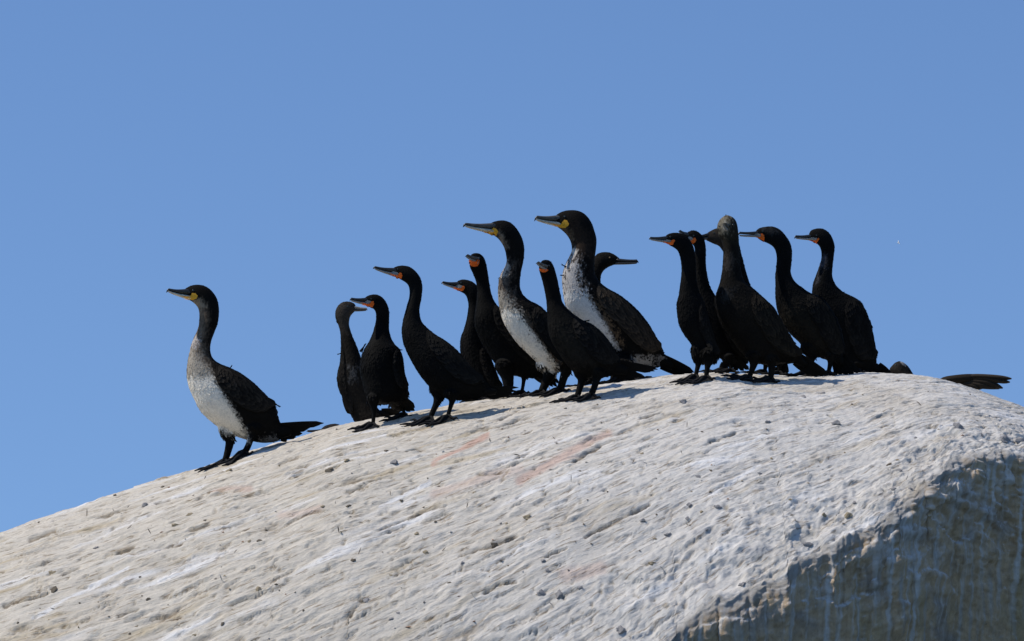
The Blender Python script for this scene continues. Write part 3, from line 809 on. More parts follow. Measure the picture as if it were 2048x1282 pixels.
C1 = (320, 550, 3.1263); C2 = (650, 500, 3.3725); C3 = (860, 400, 3.0519); C4 = (1280, 410, 3.373); C5 = (1740, 690, 6.649)
WHITE = (0.86, 0.785, 0.66); TAN = (0.20, 0.15, 0.105); MOTT = (0.38, 0.335, 0.27); BRN = (0.035, 0.026, 0.02)
birds = []
birds.append(dict(key='A', crop=C1, t=0.49, kind='great', yaw=14, nh=6,
    label='white-bellied cormorant standing alone at the far left of the group',
    st=[(155,86,178,150),(185,69,203,168),(225,60,224,186),(270,65,237,205),(310,86,244,226),(345,125,246,252),(364,170,245,285),(370,230,242,317),
        (362,300,231,352),(340,360,212,392),(322,410,198,430),(315,450,188,470),(318,490,175,530),(335,525,167,590),(375,555,169,650),(440,582,185,715),
        (500,612,210,770),(570,660,245,840),(630,715,290,890),(688,780,345,935),(722,840,420,980),(740,890,490,1012),(752,925,560,1034),(762,955,640,1049),
        (772,988,705,1044),(768,1005,745,1030)],
    legs=[[(415,945,55),(422,1000,44),(438,1035,30),(428,1090,24),(415,1140,21),(405,1165,20)],[(585,970,60),(578,1010,30),(566,1045,22),(553,1090,20),(540,1125,20),(530,1150,20)]],
    leg_side=(0.04,-0.045), foot_dir=192, toe=0.125,
    beak=dict(top=(162,88), low=(190,156), tip=(48,82), thick=19, hook=0.55, m_lo=M_HORN_P),
    patches=[('gular_skin',[(140,134),(175,152),(205,157),(228,148),(236,130),(222,114),(200,112),(193,128),(168,134)],M_YELLOW)],
    eyes=[(208,98,0.0055,M_EYE)],
    wing={'from':14,'to':20,'deep':0.46,'tip':(738,826),'edge':(0.032,0.027,0.022)},
    tail=dict(base=[(752,935),(752,1028)], tips=[(1024,926),(1000,936),(950,948),(925,962),(890,990),(850,1012),(795,1030)], w=13),
    paint=[([(238,215),(244,330),(205,395),(180,500),(160,600),(170,680),(330,640),(290,540),(262,440),(275,350),(285,250),(272,195)],TAN,16,6),
           ([(195,150),(240,205),(268,215),(285,190),(250,150),(225,150)],(0.27,0.22,0.16),6,5),
           ([(150,520),(160,690),(330,640),(300,590),(250,520),(215,440),(195,440)],MOTT,14,9),
           ([(225,385),(195,405),(190,450),(235,440),(250,400)],(0.45,0.40,0.36),5,9),
           ([(120,625),(160,740),(215,820),(270,890),(345,944),(440,990),(545,1036),(540,1000),(515,960),(475,880),(435,815),(395,755),(355,690),(320,640),(250,640)],WHITE,8,6),
           ([(625,1025),(720,1000),(760,1010),(730,1060),(630,1060)],(0.16,0.14,0.12),6,9)],
    tufts=[(440,580,60,28),(470,1030,-60,32),(735,815,-30,30)]))
birds.append(dict(key='B', crop=C2, t=-0.30, kind='brown', yaw=0, nh=6, body_w=0.8,
    label='dull grey-brown cormorant with its head turned right, second bird from the left',
    st=[(206,370,205,412),(188,354,186,428),(150,346,172,446),(110,355,166,465),(80,386,163,486),(68,425,163,506),(73,470,168,526),(90,510,178,560),
        (103,560,190,592),(106,620,207,632),(105,690,230,690),(99,760,252,760),(85,820,270,830),(80,870,285,900),(90,930,300,965),(115,990,325,1020),(142,1045,350,1060),
        (168,1100,385,1100),(195,1150,420,1140),(225,1200,430,1190)],
    beak=dict(top=(200,377), low=(188,414), tip=(285,389), thick=17, hook=0.2, dy=-0.01, m_up=M_HORN_G, m_lo=M_HORN_D),
    eyes=[(152,382,0.005,M_EYE)],
    wing={'from':9,'to':17,'deep':0.2,'edge':(0.03,0.026,0.022)},
    tail=dict(base=[(380,1080),(400,1150)], tips=[(520,1085),(515,1110),(490,1125),(460,1140)], w=14),
    paint=[([(55,330),(60,470),(100,540),(180,540),(230,420),(220,360),(150,335)],(0.036,0.031,0.026),14,10),([(70,800),(90,940),(260,1150),(320,1050),(300,820)],(0.017,0.014,0.011),20,15),
           ([(160,790),(200,790),(205,860),(165,860)],(0.06,0.06,0.06),8,10)],
    tufts=[(98,700,200,26),(262,652,60,40)]))
birds.append(dict(key='C', crop=C2, t=0.52, kind='cape', yaw=20, nh=6, body_w=0.85,
    label='black cormorant with orange throat standing close before the dull grey-brown one',
    st=[(266,322,272,364),(287,308,300,385),(320,299,322,394),(360,303,335,406),(395,326,342,426),(420,365,344,450),(433,410,342,480),(434,470,333,520),(433,530,318,570),
        (446,590,295,622),(472,637,270,662),(500,665,248,710),(520,705,236,760),(532,765,233,820),(540,830,245,870),(556,890,258,922),(561,945,270,972),(552,990,290,1015),(515,1015,330,1030),(475,1030,390,1035)],
    legs=[[(325,1000,45),(330,1040,26),(330,1090,15),(326,1130,14),(322,1160,15)],[(520,985,40),(527,1025,20),(531,1065,11),(532,1100,12),(526,1120,12)]],
    leg_side=(-0.03,0.05), foot_dir=200,
    beak=dict(top=(268,323), low=(282,373), tip=(172,320), thick=19, hook=0.3),
    patches=[('lore_skin',[(268,350),(285,338),(312,345),(300,362),(276,364)],M_HORN_G),('gular_skin',[(244,352),(262,368),(290,383),(320,388),(332,366),(326,344),(313,346),(302,364),(272,362)],M_ORANGE)],
    eyes=[(312,330,0.0042,M_EYE)],
    wing={'from':11,'to':16,'deep':0.22},
    tail=dict(base=[(515,990),(455,1030)], tips=[(606,1062),(604,1084),(575,1090),(540,1090),(500,1086),(460,1076),(425,1060)], w=17, col=(0.016,0.0135,0.011), dy=0.06),
    tufts=[(505,672,-10,26)]))
birds.append(dict(key='D', crop=C2, t=0.68, kind='cape', yaw=8, nh=6,
    label='black orange-throated cormorant in full side view, neck raised, just right of the close pair',
    st=[(458,120,462,172),(487,108,500,192),(525,104,530,210),(565,111,552,226),(605,136,563,243),(640,180,568,263),(656,230,570,291),(656,285,566,326),(648,345,553,372),
        (638,400,538,426),(645,460,524,482),(662,496,517,540),(702,536,522,602),(752,575,540,662),(802,606,570,726),(850,640,605,790),(900,685,645,850),(945,738,690,905),
        (990,788,730,946),(1040,838,780,980),(1085,888,840,1002),(1112,922,900,1012),(1128,945,970,1010),(1132,965,1040,1000)],
    legs=[[(755,930,55),(765,985,36),(750,1035,23),(728,1080,19),(710,1125,18)],[(850,975,50),(858,1015,24),(848,1060,16),(836,1105,15),(828,1140,16)]],
    leg_side=(0.035,-0.035), foot_dir=195, toe=0.125,
    beak=dict(top=(455,121), low=(470,178), tip=(330,107), thick=17, hook=0.3),
    patches=[('lore_skin',[(440,152),(458,143),(488,150),(498,160),(480,170),(456,164)],M_HORN_G),('gular_skin',[(432,155),(462,175),(486,189),(514,195),(522,175),(517,156),(503,152),(492,168),(462,166)],M_ORANGE)],
    eyes=[(490,130,0.0042,M_EYE)],
    wing={'from':12,'to':20,'deep':0.45,'edge':(0.014,0.013,0.012)},
    tail=dict(base=[(1105,925),(1075,985)], tips=[(1306,928),(1262,938),(1298,952),(1282,972),(1245,980),(1200,990),(1165,990)], w=8),
    tufts=[(890,1010,-70,24)]))
birds.append(dict(key='E', crop=C2, t=0.10, kind='cape', yaw=5, nh=6,
    label='black cormorant with orange throat and low-held head, partly behind its taller neighbour',
    st=[(888,214,892,268),(910,201,915,282),(942,198,937,293),(980,207,953,313),(1012,226,963,343),(1040,265,967,375),(1050,320,964,412),(1050,400,954,470),(1050,480,938,532),
        (1060,560,918,585),(1080,640,911,640),(1110,710,915,700),(1140,780,932,765),(1168,850,955,840),(1188,905,985,900),(1195,945,1015,950),(1180,980,1045,980),(1160,995,1080,995)],
    legs=[[(1075,950,45),(1078,985,25),(1076,1010,15),(1075,1035,15)],[(1150,960,40),(1160,1000,20),(1160,1020,15),(1158,1040,15)]],
    leg_side=(-0.03,0.03), foot_dir=190,
    beak=dict(top=(886,216), low=(898,268), tip=(791,209), thick=17, hook=0.3),
    patches=[('lore_skin',[(880,240),(900,232),(928,242),(915,258),(890,255)],M_HORN_G),('gular_skin',[(862,246),(885,268),(905,278),(930,276),(943,256),(940,243),(928,241),(915,258),(888,256)],M_ORANGE)],
    eyes=[(918,222,0.0042,M_EYE)],
    wing={'from':10,'to':15,'deep':0.4}))
birds.append(dict(key='F', crop=C3, t=0.27, kind='cape', yaw=12, nh=5, head_dy=-0.03,
    label='black orange-throated cormorant with bill turned to the viewer, left of the middle white-bellied bird',
    st=[(252,330,240,378),(277,323,241,400),(305,328,248,421),(329,350,258,441),(342,382,268,466),(350,420,278,491),(358,470,284,522),(366,525,287,562),(381,590,284,612),
        (405,635,278,662),(432,668,271,710),(462,720,269,755),(502,770,284,805),(552,820,310,862),(602,870,345,922),(650,920,385,982),(688,970,432,1030),(708,1018,490,1060),(714,1055,560,1080),(702,1080,620,1088)],
    legs=[[(455,1010,60),(470,1070,40),(478,1120,34),(476,1165,26),(470,1190,20)],[(575,1060,40),(574,1090,16),(567,1140,12),(560,1180,13)]],
    leg_side=(-0.02,0.03), foot_dir=195,
    beak=dict(top=(292,350), low=(282,386), tip=(227,328), thick=19, hook=0.3, y0=-0.022, dy=-0.06, wide=0.42, m_up=M_HORN_M),
    patches=[('gular_skin',[(236,364),(238,388),(252,403),(268,408),(290,404),(300,388),(303,366),(290,364),(276,376),(252,370)],M_ORANGE)],
    eyes=[(300,352,0.0042,M_EYE)], mirror=False,
    wing={'from':9,'to':17,'deep':0.4},
    tail=dict(base=[(700,1030),(640,1085)], tips=[(790,1122),(778,1142),(752,1140),(725,1120),(690,1115)], w=10, dy=0.04)))
birds.append(dict(key='G', crop=C3, t=0.42, kind='great', yaw=14, nh=6,
    label='white-bellied cormorant in the middle, breast half hidden by the small black bird before it',
    st=[(368,141,372,204),(402,128,405,226),(450,124,430,252),(495,140,449,284),(530,175,460,316),(560,226,466,350),(576,290,467,378),(573,360,455,412),(560,420,433,452),
        (552,470,420,492),(550,530,415,552),(570,580,417,612),(612,616,426,672),(660,640,446,740),(700,672,481,802),(740,720,530,870),(780,788,590,930),(818,858,650,985),
        (846,928,712,1022),(860,985,770,1042),(858,1025,810,1052)],
    legs=[[(715,1000,70),(732,1050,48),(718,1100,32),(695,1150,25),(680,1190,24)],[(825,1000,55),(828,1050,34),(815,1100,25),(802,1150,24),(795,1180,24)]],
    leg_side=(0.035,-0.03), foot_dir=195, toe=0.13,
    beak=dict(top=(370,142), low=(385,206), tip=(207,138), thick=19, hook=0.55, m_up=M_HORN_M, m_lo=M_HORN_P),
    patches=[('gular_skin',[(320,190),(352,205),(384,216),(404,218),(416,192),(404,176),(388,168),(372,186),(350,196)],M_YELLOW)],
    eyes=[(386,152,0.0055,M_EYE)],
    wing={'from':13,'to':19,'deep':0.45,'edge':(0.022,0.019,0.016)},
    paint=[([(395,200),(430,240),(455,290),(470,290),(440,220),(420,195)],(0.24,0.19,0.14),8,6),
           ([(470,370),(430,440),(400,480),(405,620),(430,690),(540,690),(510,590),(480,500),(490,440),(500,390)],(0.085,0.065,0.05),14,14),
           ([(470,380),(440,420),(420,480),(470,460),(490,410)],(0.42,0.36,0.30),6,6),
           ([(395,600),(430,700),(540,700),(500,620),(440,560),(405,540)],MOTT,9,13),
           ([(400,660),(430,740),(480,820),(550,905),(640,985),(710,1030),(780,1055),(772,1010),(725,930),(675,860),(622,790),(572,715),(540,680),(480,680)],WHITE,5,9),
           ([(560,700),(620,780),(700,880),(770,990),(800,980),(700,820),(600,700)],(0.09,0.065,0.045),7,14)],
    tufts=[(860,1060,-60,26),(430,475,190,22)]))
birds.append(dict(key='H', crop=C3, t=0.66, kind='cape', yaw=14, nh=5, head_dy=-0.03,
    label='small black cormorant at the front with orange throat and face turned to the viewer',
    st=[(684,368,664,402),(706,364,665,426),(735,372,672,451),(752,396,680,477),(765,432,688,506),(778,480,697,546),(788,530,706,592),(798,580,712,642),(812,628,714,692),
        (848,672,716,742),(892,708,722,802),(940,738,741,860),(986,757,771,912),(1040,800,810,972),(1084,850,850,1022),(1118,900,892,1060),(1144,950,940,1080),(1162,985,1000,1086),(1175,1010,1070,1080),(1175,1030,1130,1065)],
    legs=[[(925,1050,50),(928,1090,28),(918,1130,21),(905,1170,19),(898,1195,19)],[(1025,1055,45),(1018,1095,24),(1005,1140,20),(990,1180,20),(985,1200,20)]],
    leg_side=(0.03,-0.03), foot_dir=195, toe=0.115,
    beak=dict(top=(712,396), low=(700,428), tip=(661,372), thick=19, hook=0.3, y0=-0.022, dy=-0.06, wide=0.42, m_up=M_HORN_M),
    patches=[('gular_skin',[(664,418),(672,434),(688,442),(706,441),(723,428),(712,420),(696,424),(680,420)],M_ORANGE)],
    eyes=[(725,400,0.0042,M_EYE)], mirror=False,
    wing={'from':10,'to':17,'deep':0.46,'edge':(0.017,0.0155,0.014)},
    tail=dict(base=[(1150,985),(1130,1065)], tips=[(1390,1034),(1372,1044),(1345,1050),(1320,1086),(1300,1080),(1255,1098),(1235,1100),(1190,1095)], w=11),
    paint=[([(730,760),(790,900),(860,990),(1000,1000),(900,840),(800,740)],(0.015,0.0135,0.011),20,14)],
    tufts=[(955,738,10,30)]))
birds.append(dict(key='I', crop=C3, t=0.13, kind='great', yaw=14, nh=6,
    label='largest white-breasted cormorant, the tallest head in the group, brown scalloped wing',
    st=[(768,92,770,158),(802,72,800,180),(850,62,829,206),(905,66,849,234),(950,90,860,260),(985,136,865,286),(1005,190,864,312),(1017,240,850,347),(1014,300,830,387),
        (1007,352,815,427),(1004,410,806,472),(1010,460,808,532),(1042,506,815,592),(1092,545,830,652),(1152,577,860,702),(1212,622,902,742),(1272,677,960,802),(1322,737,1020,852),
        (1365,805,1080,902),(1398,868,1130,952),(1418,915,1172,1000),(1436,955,1232,1030),(1446,980,1312,1036),(1446,1002,1390,1022)],
    legs=[[(1000,990,110),(990,1060,60),(985,1095,30),(980,1125,26)],[(1180,1010,80),(1175,1060,50),(1165,1095,30),(1155,1120,26)]],
    leg_side=(0.03,-0.04), foot_dir=195, toe=0.12,
    beak=dict(top=(772,94), low=(785,162), tip=(645,94), thick=24, hook=0.55, m_up=M_HORN_M, m_lo=M_HORN_P),
    patches=[('gular_skin',[(738,142),(765,158),(792,168),(824,172),(842,158),(849,146),(836,124),(820,120),(806,136),(800,150),(768,150)],M_YELLOW)],
    eyes=[(822,102,0.0058,M_EYE)],
    wing={'from':12,'to':21,'deep':0.44,'tip':(1418,915),'edge':(0.062,0.047,0.033),'core':(0.013,0.0112,0.0095)},
    tail=dict(base=[(1432,955),(1405,1020)], tips=[(1612,1052),(1606,1062),(1590,1070),(1565,1074),(1530,1064)], w=14),
    paint=[([(790,165),(850,240),(870,320),(990,330),(960,200),(900,150),(830,160)],(0.030,0.020,0.014),16,10),
           ([(770,160),(830,215),(870,240),(860,195),(820,175)],(0.12,0.09,0.06),9,7),
           ([(850,320),(800,420),(790,560),(820,640),(990,620),(940,520),(920,440),(910,350),(880,310)],(0.13,0.105,0.085),9,16),
           ([(860,300),(905,305),(900,330),(850,335)],(0.55,0.50,0.43),4,5),
           ([(800,410),(795,560),(830,670),(990,640),(930,540),(900,470),(905,400),(870,350),(840,380)],(0.48,0.45,0.42),6,17),
           ([(780,560),(820,665),(880,730),(960,800),(1040,860),(1145,900),(1125,850),(1080,765),(1025,685),(985,615),(960,575),(880,560)],(0.70,0.68,0.64),6,9),
           ([(980,590),(1040,680),(1100,780),(1150,880),(1175,880),(1100,740),(1010,600)],(0.11,0.075,0.045),5,11),
           ([(1240,955),(1345,965),(1355,1010),(1300,1030),(1230,1020)],(0.32,0.30,0.27),7,11),([(1390,965),(1440,965),(1440,1000),(1400,1005)],(0.20,0.19,0.18),7,10)],
    tufts=[(815,400,150,26),(810,460,170,26)]))
birds.append(dict(key='J', crop=C3, t=-0.20, kind='brown', yaw=-5, nh=6,
    label='dark cormorant facing right, its head showing behind the largest white-breasted bird',
    st=[(1163,360,1157,392),(1132,336,1124,396),(1096,320,1092,408),(1055,318,1066,425),(1020,330,1050,446),(995,360,1043,470),(975,400,1041,500),(965,450,1046,540),
        (960,520,1070,600),(955,600,1130,680),(965,700,1200,770),(1000,800,1250,860),(1050,880,1260,940),(1100,960,1255,1000),(1140,1010,1240,1040)],
    legs=[[(1130,990,50),(1130,1040,26),(1120,1080,18),(1110,1125,18)],[(1215,1000,50),(1215,1040,30),(1210,1080,20),(1205,1110,20)]],
    foot_dir=350,
    beak=dict(top=(1158,358), low=(1150,394), tip=(1270,362), thick=22, hook=0.15, m_lo=M_HORN_D),
    eyes=[(1097,352,0.0048,M_EYE_B)],
    wing={'from':9,'to':13,'deep':0.35},
    tail=dict(base=[(1170,1010),(1240,1040)], tips=[(1180,1100),(1215,1108),(1245,1104),(1262,1095)], w=16, col=(0.022,0.018,0.013))))
birds.append(dict(key='K', crop=C4, t=0.55, kind='cape', yaw=22, nh=6, body_w=0.62,
    label='black cormorant with orange throat, leftmost of the tight cluster on the right',
    st=[(170,207,176,254),(197,192,202,272),(235,186,230,288),(280,192,251,305),(320,216,262,326),(350,256,270,351),(368,310,276,386),(376,380,280,431),(378,450,277,482),
        (384,520,270,542),(398,580,262,602),(426,640,248,662),(455,720,250,732),(480,800,262,802),(502,870,290,862),(518,930,326,912),(522,980,358,962),(530,1025,378,1018),(520,1052,392,1050),(500,1068,415,1066)],
    legs=[[(392,965,50),(386,1020,38),(393,1065,21),(383,1110,16),(376,1150,16)],[(455,1005,50),(460,1055,34),(455,1095,20),(450,1140,17),(446,1175,17)]],
    leg_side=(0.02,-0.05), foot_dir=200, toe=0.11,
    beak=dict(top=(168,211), low=(182,254), tip=(64,214), thick=17, hook=0.3),
    patches=[('lore_skin',[(155,240),(178,232),(212,238),(205,250),(175,250)],M_HORN_G),('gular_skin',[(152,240),(178,260),(205,271),(222,269),(228,252),(238,240),(230,233),(216,236),(206,252),(178,252)],M_ORANGE)],
    eyes=[(205,215,0.0042,M_EYE)],
    wing={'from':11,'to':17,'deep':0.35},
    tufts=[(485,1060,-80,26)]))
birds.append(dict(key='L', crop=C4, t=0.30, kind='cape', yaw=14, nh=5, body_w=0.6,
    label='black cormorant with orange throat whose head shows just behind the cluster\'s leftmost bird',
    st=[(318,183,330,250),(345,171,352,262),(372,171,365,280),(400,185,369,303),(422,208,368,332),(437,242,366,370),(445,290,368,410),(445,350,372,452),(447,420,375,500),(460,500,378,552),
        (478,560,380,612),(506,606,381,672),(558,680,386,742),(606,760,402,812),(646,840,432,892),(684,920,472,962),(712,990,522,1022),(730,1040,592,1062),(735,1070,660,1080)],
    legs=[[(565,1020,40),(571,1060,20),(571,1110,13),(566,1160,13)],[(605,1030,40),(612,1070,18),(613,1105,12),(615,1145,12)]],
    foot_dir=195,
    beak=dict(top=(318,185), low=(330,243), tip=(271,166), thick=16, hook=0.2, dy=-0.05, wide=0.4),
    patches=[('lore_skin',[(318,220),(330,212),(350,216),(360,230),(345,242)],M_HORN_G),('gular_skin',[(338,236),(348,252),(354,263),(372,252),(380,238),(374,221),(361,221),(358,230),(346,238)],M_ORANGE)],
    eyes=[(362,208,0.0042,M_EYE)], mirror=False,
    wing={'from':11,'to':17,'deep':0.35},
    tail=dict(base=[(660,1050),(560,1060)], tips=[(735,1110),(700,1118),(660,1116),(620,1110),(580,1118),(545,1105)], w=14, col=(0.012,0.0105,0.009))))
birds.append(dict(key='M', crop=C4, t=0.50, kind='brown', yaw=16, nh=6, head_w=0.9, body_w=0.60,
    label='dark cormorant staring straight at the viewer with a pale-flecked forehead',
    st=[(598,70,570,73),(633,88,541,96),(652,118,523,130),(660,152,520,166),(664,190,529,201),(667,226,547,236),(669,270,557,268),(672,320,561,312),(676,380,559,372),
        (684,450,553,442),(704,515,541,512),(745,548,525,562),(792,587,511,605),(850,640,507,655),(904,692,519,725),(945,760,546,802),(985,830,591,872),(1028,900,641,942),
        (1060,960,692,1002),(1078,1005,745,1050),(1080,1035,805,1070),(1065,1055,880,1080)],
    legs=[[(765,1020,55),(768,1070,30),(755,1120,20),(742,1155,18),(735,1175,18)],[(885,1040,50),(888,1080,28),(886,1125,22),(880,1170,20)]],
    leg_side=(0.0,-0.03), foot_dir=195, toe=0.115,
    beak=dict(top=(602,128), low=(582,178), tip=(580,120), thick=22, hook=0.3, y0=-0.03, dy=-0.07, wide=0.40, m_up=M_HORN_M, m_lo=M_HORN_G),
    eyes=[(537,140,0.005,M_EYE),(628,132,0.005,M_EYE)], mirror=False,
    wing={'from':12,'to':20,'deep':0.40,'tip':(1100,1022),'edge':(0.024,0.019,0.013)},
    tail=dict(base=[(1085,1015),(1035,1065)], tips=[(1266,1142),(1252,1150),(1235,1156),(1195,1158),(1150,1145),(1115,1120)], w=15),
    paint=[([(515,80),(510,200),(560,260),(670,240),(670,110),(600,60)],(0.022,0.019,0.013),14,8),([(530,90),(520,150),(560,190),(600,170),(610,110),(590,60),(560,70)],(0.19,0.165,0.12),8,9),([(575,115),(560,145),(570,165),(590,140)],(0.5,0.47,0.40),3,3),  # pale forehead; last small polygon is a painted grey-white highlight by the bill
           ([(570,340),(565,420),(610,440),(640,370),(620,330)],(0.035,0.03,0.026),8,12),([(560,560),(560,640),(600,620),(640,560)],(0.022,0.022,0.022),9,8),
           ([(720,700),(900,900),(1040,980),(1000,880),(850,700)],(0.017,0.0135,0.009),20,14)],
    tufts=[(578,76,80,22),(1080,990,-40,34)]))
birds.append(dict(key='N', crop=C4, t=-0.06, kind='brown', yaw=8, nh=6, body_w=0.55,
    label='brownish cormorant facing left, almost hidden behind the one staring at the viewer',
    st=[(452,189,444,237),(490,166,488,258),(530,156,532,276),(580,161,558,310),(630,190,580,342),(664,250,600,382),(685,330,619,442),(705,410,630,512),(725,480,635,582),(748,545,640,662),
        (790,640,652,762),(846,760,682,862),(902,880,722,952),(948,980,782,1030),(968,1040,850,1080),(965,1070,900,1095)],
    legs=[[(850,1050,40),(850,1090,22),(845,1125,15),(842,1165,15)],[(935,1050,40),(940,1090,24),(940,1125,16),(938,1160,16)]],
    foot_dir=190,
    beak=dict(top=(455,190), low=(445,235), tip=(378,205), thick=18, hook=0.2, m_up=M_HORN_D, m_lo=M_HORN_D),
    eyes=[(500,190,0.0045,M_EYE)],
    wing={'from':10,'to':14,'deep':0.35},
    tail=dict(base=[(970,1040),(920,1090)], tips=[(990,1145),(980,1150),(955,1148),(930,1140)], w=18, col=(0.012,0.0105,0.009)),
    paint=[([(420,190),(440,240),(530,280),(560,300),(560,160),(500,150)],(0.035,0.027,0.021),14,9)]))
birds.append(dict(key='O', crop=C4, t=0.26, kind='cape', yaw=16, nh=6, body_w=0.64,
    label='black orange-throated cormorant with slightly open bill, right of the one staring at the viewer',
    st=[(778,177,796,224),(802,156,830,244),(845,146,866,260),(900,146,891,275),(950,170,908,296),(990,216,918,326),(1018,266,922,366),(1027,330,918,416),(1022,400,913,472),(1018,455,913,532),
        (1042,512,912,592),(1092,556,915,642),(1150,594,921,692),(1208,616,940,752),(1256,652,970,812),(1304,722,1010,862),(1344,802,1060,912),(1368,880,1110,962),(1378,955,1160,1002),(1370,1020,1210,1025),(1350,1055,1262,1045)],
    legs=[[(1140,960,60),(1158,1015,38),(1150,1060,22),(1128,1110,17),(1115,1140,17)],[(1285,1020,45),(1286,1060,22),(1278,1105,16),(1270,1145,16)]],
    leg_side=(0.02,-0.02), foot_dir=192, toe=0.11,
    beak=dict(top=(782,178), low=(802,216), tip=(664,182), thick=21, hook=0.3, gap=3, m_lo=M_HORN_G),
    patches=[('lore_skin',[(772,196),(790,190),(814,196),(812,216),(790,214)],M_HORN_G),('gular_skin',[(782,214),(805,228),(838,243),(840,226),(838,206),(826,193),(815,193),(816,206),(806,217)],M_ORANGE)],
    eyes=[(828,178,0.0042,M_EYE)],
    wing={'from':12,'to':19,'deep':0.42,'edge':(0.02,0.017,0.0135)},
    tail=dict(base=[(1370,1010),(1310,1055)], tips=[(1470,1135),(1440,1150),(1400,1152),(1360,1150),(1335,1140)], w=20),
    paint=[([(950,740),(1000,800),(1060,830),(1040,740),(980,700)],(0.05,0.04,0.026),10,16),([(930,660),(1100,900),(1280,1000),(1250,800),(1050,650)],(0.016,0.0135,0.010),20,14),([(815,150),(860,150),(930,180),(880,190)],(0.03,0.03,0.03),8,8)],
    tufts=[(1185,1035,-80,28),(1200,615,20,26)]))
birds.append(dict(key='P', crop=C4, t=-0.10, kind='cape', yaw=14, nh=6, body_w=0.6,
    label='black cormorant with orange throat, rightmost of the standing birds, shoulder feathers ruffled',
    st=[(1138,197,1160,243),(1153,171,1190,258),(1190,158,1209,275),(1235,160,1220,301),(1275,186,1224,331),(1300,226,1222,366),(1314,280,1212,402),(1308,350,1199,442),(1300,420,1180,492),
        (1298,480,1165,542),(1322,540,1160,602),(1372,588,1162,662),(1432,617,1176,732),(1488,652,1201,802),(1528,720,1231,872),(1556,800,1261,932),(1576,880,1290,992),(1590,960,1312,1052),
        (1596,1030,1330,1100),(1596,1080,1380,1140),(1570,1130,1440,1160)],
    legs=[[(1390,1080,50),(1392,1120,28),(1388,1150,17),(1380,1175,17)],[(1470,1090,50),(1475,1130,28),(1472,1155,17),(1468,1178,17)]],
    foot_dir=190,
    beak=dict(top=(1142,200), low=(1166,238), tip=(1044,203), thick=19, hook=0.4, dy=-0.012),
    patches=[('lore_skin',[(1140,224),(1160,218),(1195,222),(1188,238),(1160,238)],M_HORN_G),('gular_skin',[(1138,236),(1165,248),(1190,259),(1199,246),(1210,228),(1200,222),(1188,238),(1165,240)],M_ORANGE)],
    eyes=[(1190,205,0.0042,M_EYE)],
    wing={'from':12,'to':19,'deep':0.5,'tip':(1602,1030),'edge':(0.014,0.0125,0.011)},
    tail=dict(base=[(1610,1075),(1560,1140)], tips=[(1690,1156),(1675,1162),(1650,1165),(1620,1168)], w=22),
    paint=[([(1225,340),(1195,420),(1220,430),(1250,400),(1255,350)],(0.05,0.05,0.06),8,10),([(1200,480),(1190,520),(1215,505)],(0.045,0.045,0.05),5,6)],
    tufts=[(1368,588,10,24),(1512,700,-60,34),(1560,810,-65,34),(1590,1000,-75,34)]))
birds.append(dict(key='Q', crop=C5, t=-0.45, kind='brown', yaw=0, nh=4, body_w=0.9, head_w=0.9,
    label='cormorant sunk behind the crest, only a rounded brown nape showing right of the group',
    st=[(300,268,256,318),(330,238,262,358),(380,216,300,396),(435,228,325,420),(490,268,338,450),(535,325,340,490),(575,390,335,540),(620,450,320,620),(680,560,290,760),(740,700,270,900),(780,860,300,1020),(780,980,420,1120)],
    eyes=[(345,270,0.005,M_EYE)],
    paint=[([(240,250),(250,380),(400,420),(480,380),(420,230),(350,210)],(0.030,0.025,0.021),25,12),([(412,226),(432,228),(466,262),(440,262)],(0.42,0.42,0.42),3,2)], blades=1800))  # small grey-white polygon is a highlight painted into the plumage
birds.append(dict(key='S', crop=(590,830,18.618), t=-0.22, kind='brown', yaw=0, nh=4, body_w=0.9, head_w=0.8,
    label='crouched cormorant showing only its brown head and bill beneath the leftmost bird\'s tail',
    st=[(960,520,900,640),(1080,420,1010,700),(1200,368,1120,760),(1330,340,1220,820),(1460,328,1300,900),(1580,345,1350,1000),(1700,400,1380,1120),(1800,520,1400,1300),(1880,800,1350,1600),(1950,1300,1250,2000),(2000,1900,1200,2500),(1950,2400,1400,2800)],
    beak=dict(top=(980,525), low=(920,645), tip=(432,560), thick=62, hook=0.1, m_up=M_HORN_D, m_lo=M_HORN_D),
    eyes=[(1200,440,0.005,M_EYE)],
    paint=[([(950,300),(950,700),(1400,900),(1700,450),(1400,300)],(0.04,0.031,0.027),120,20)], blades=1800))
for b_ in birds: make_bird(b_)

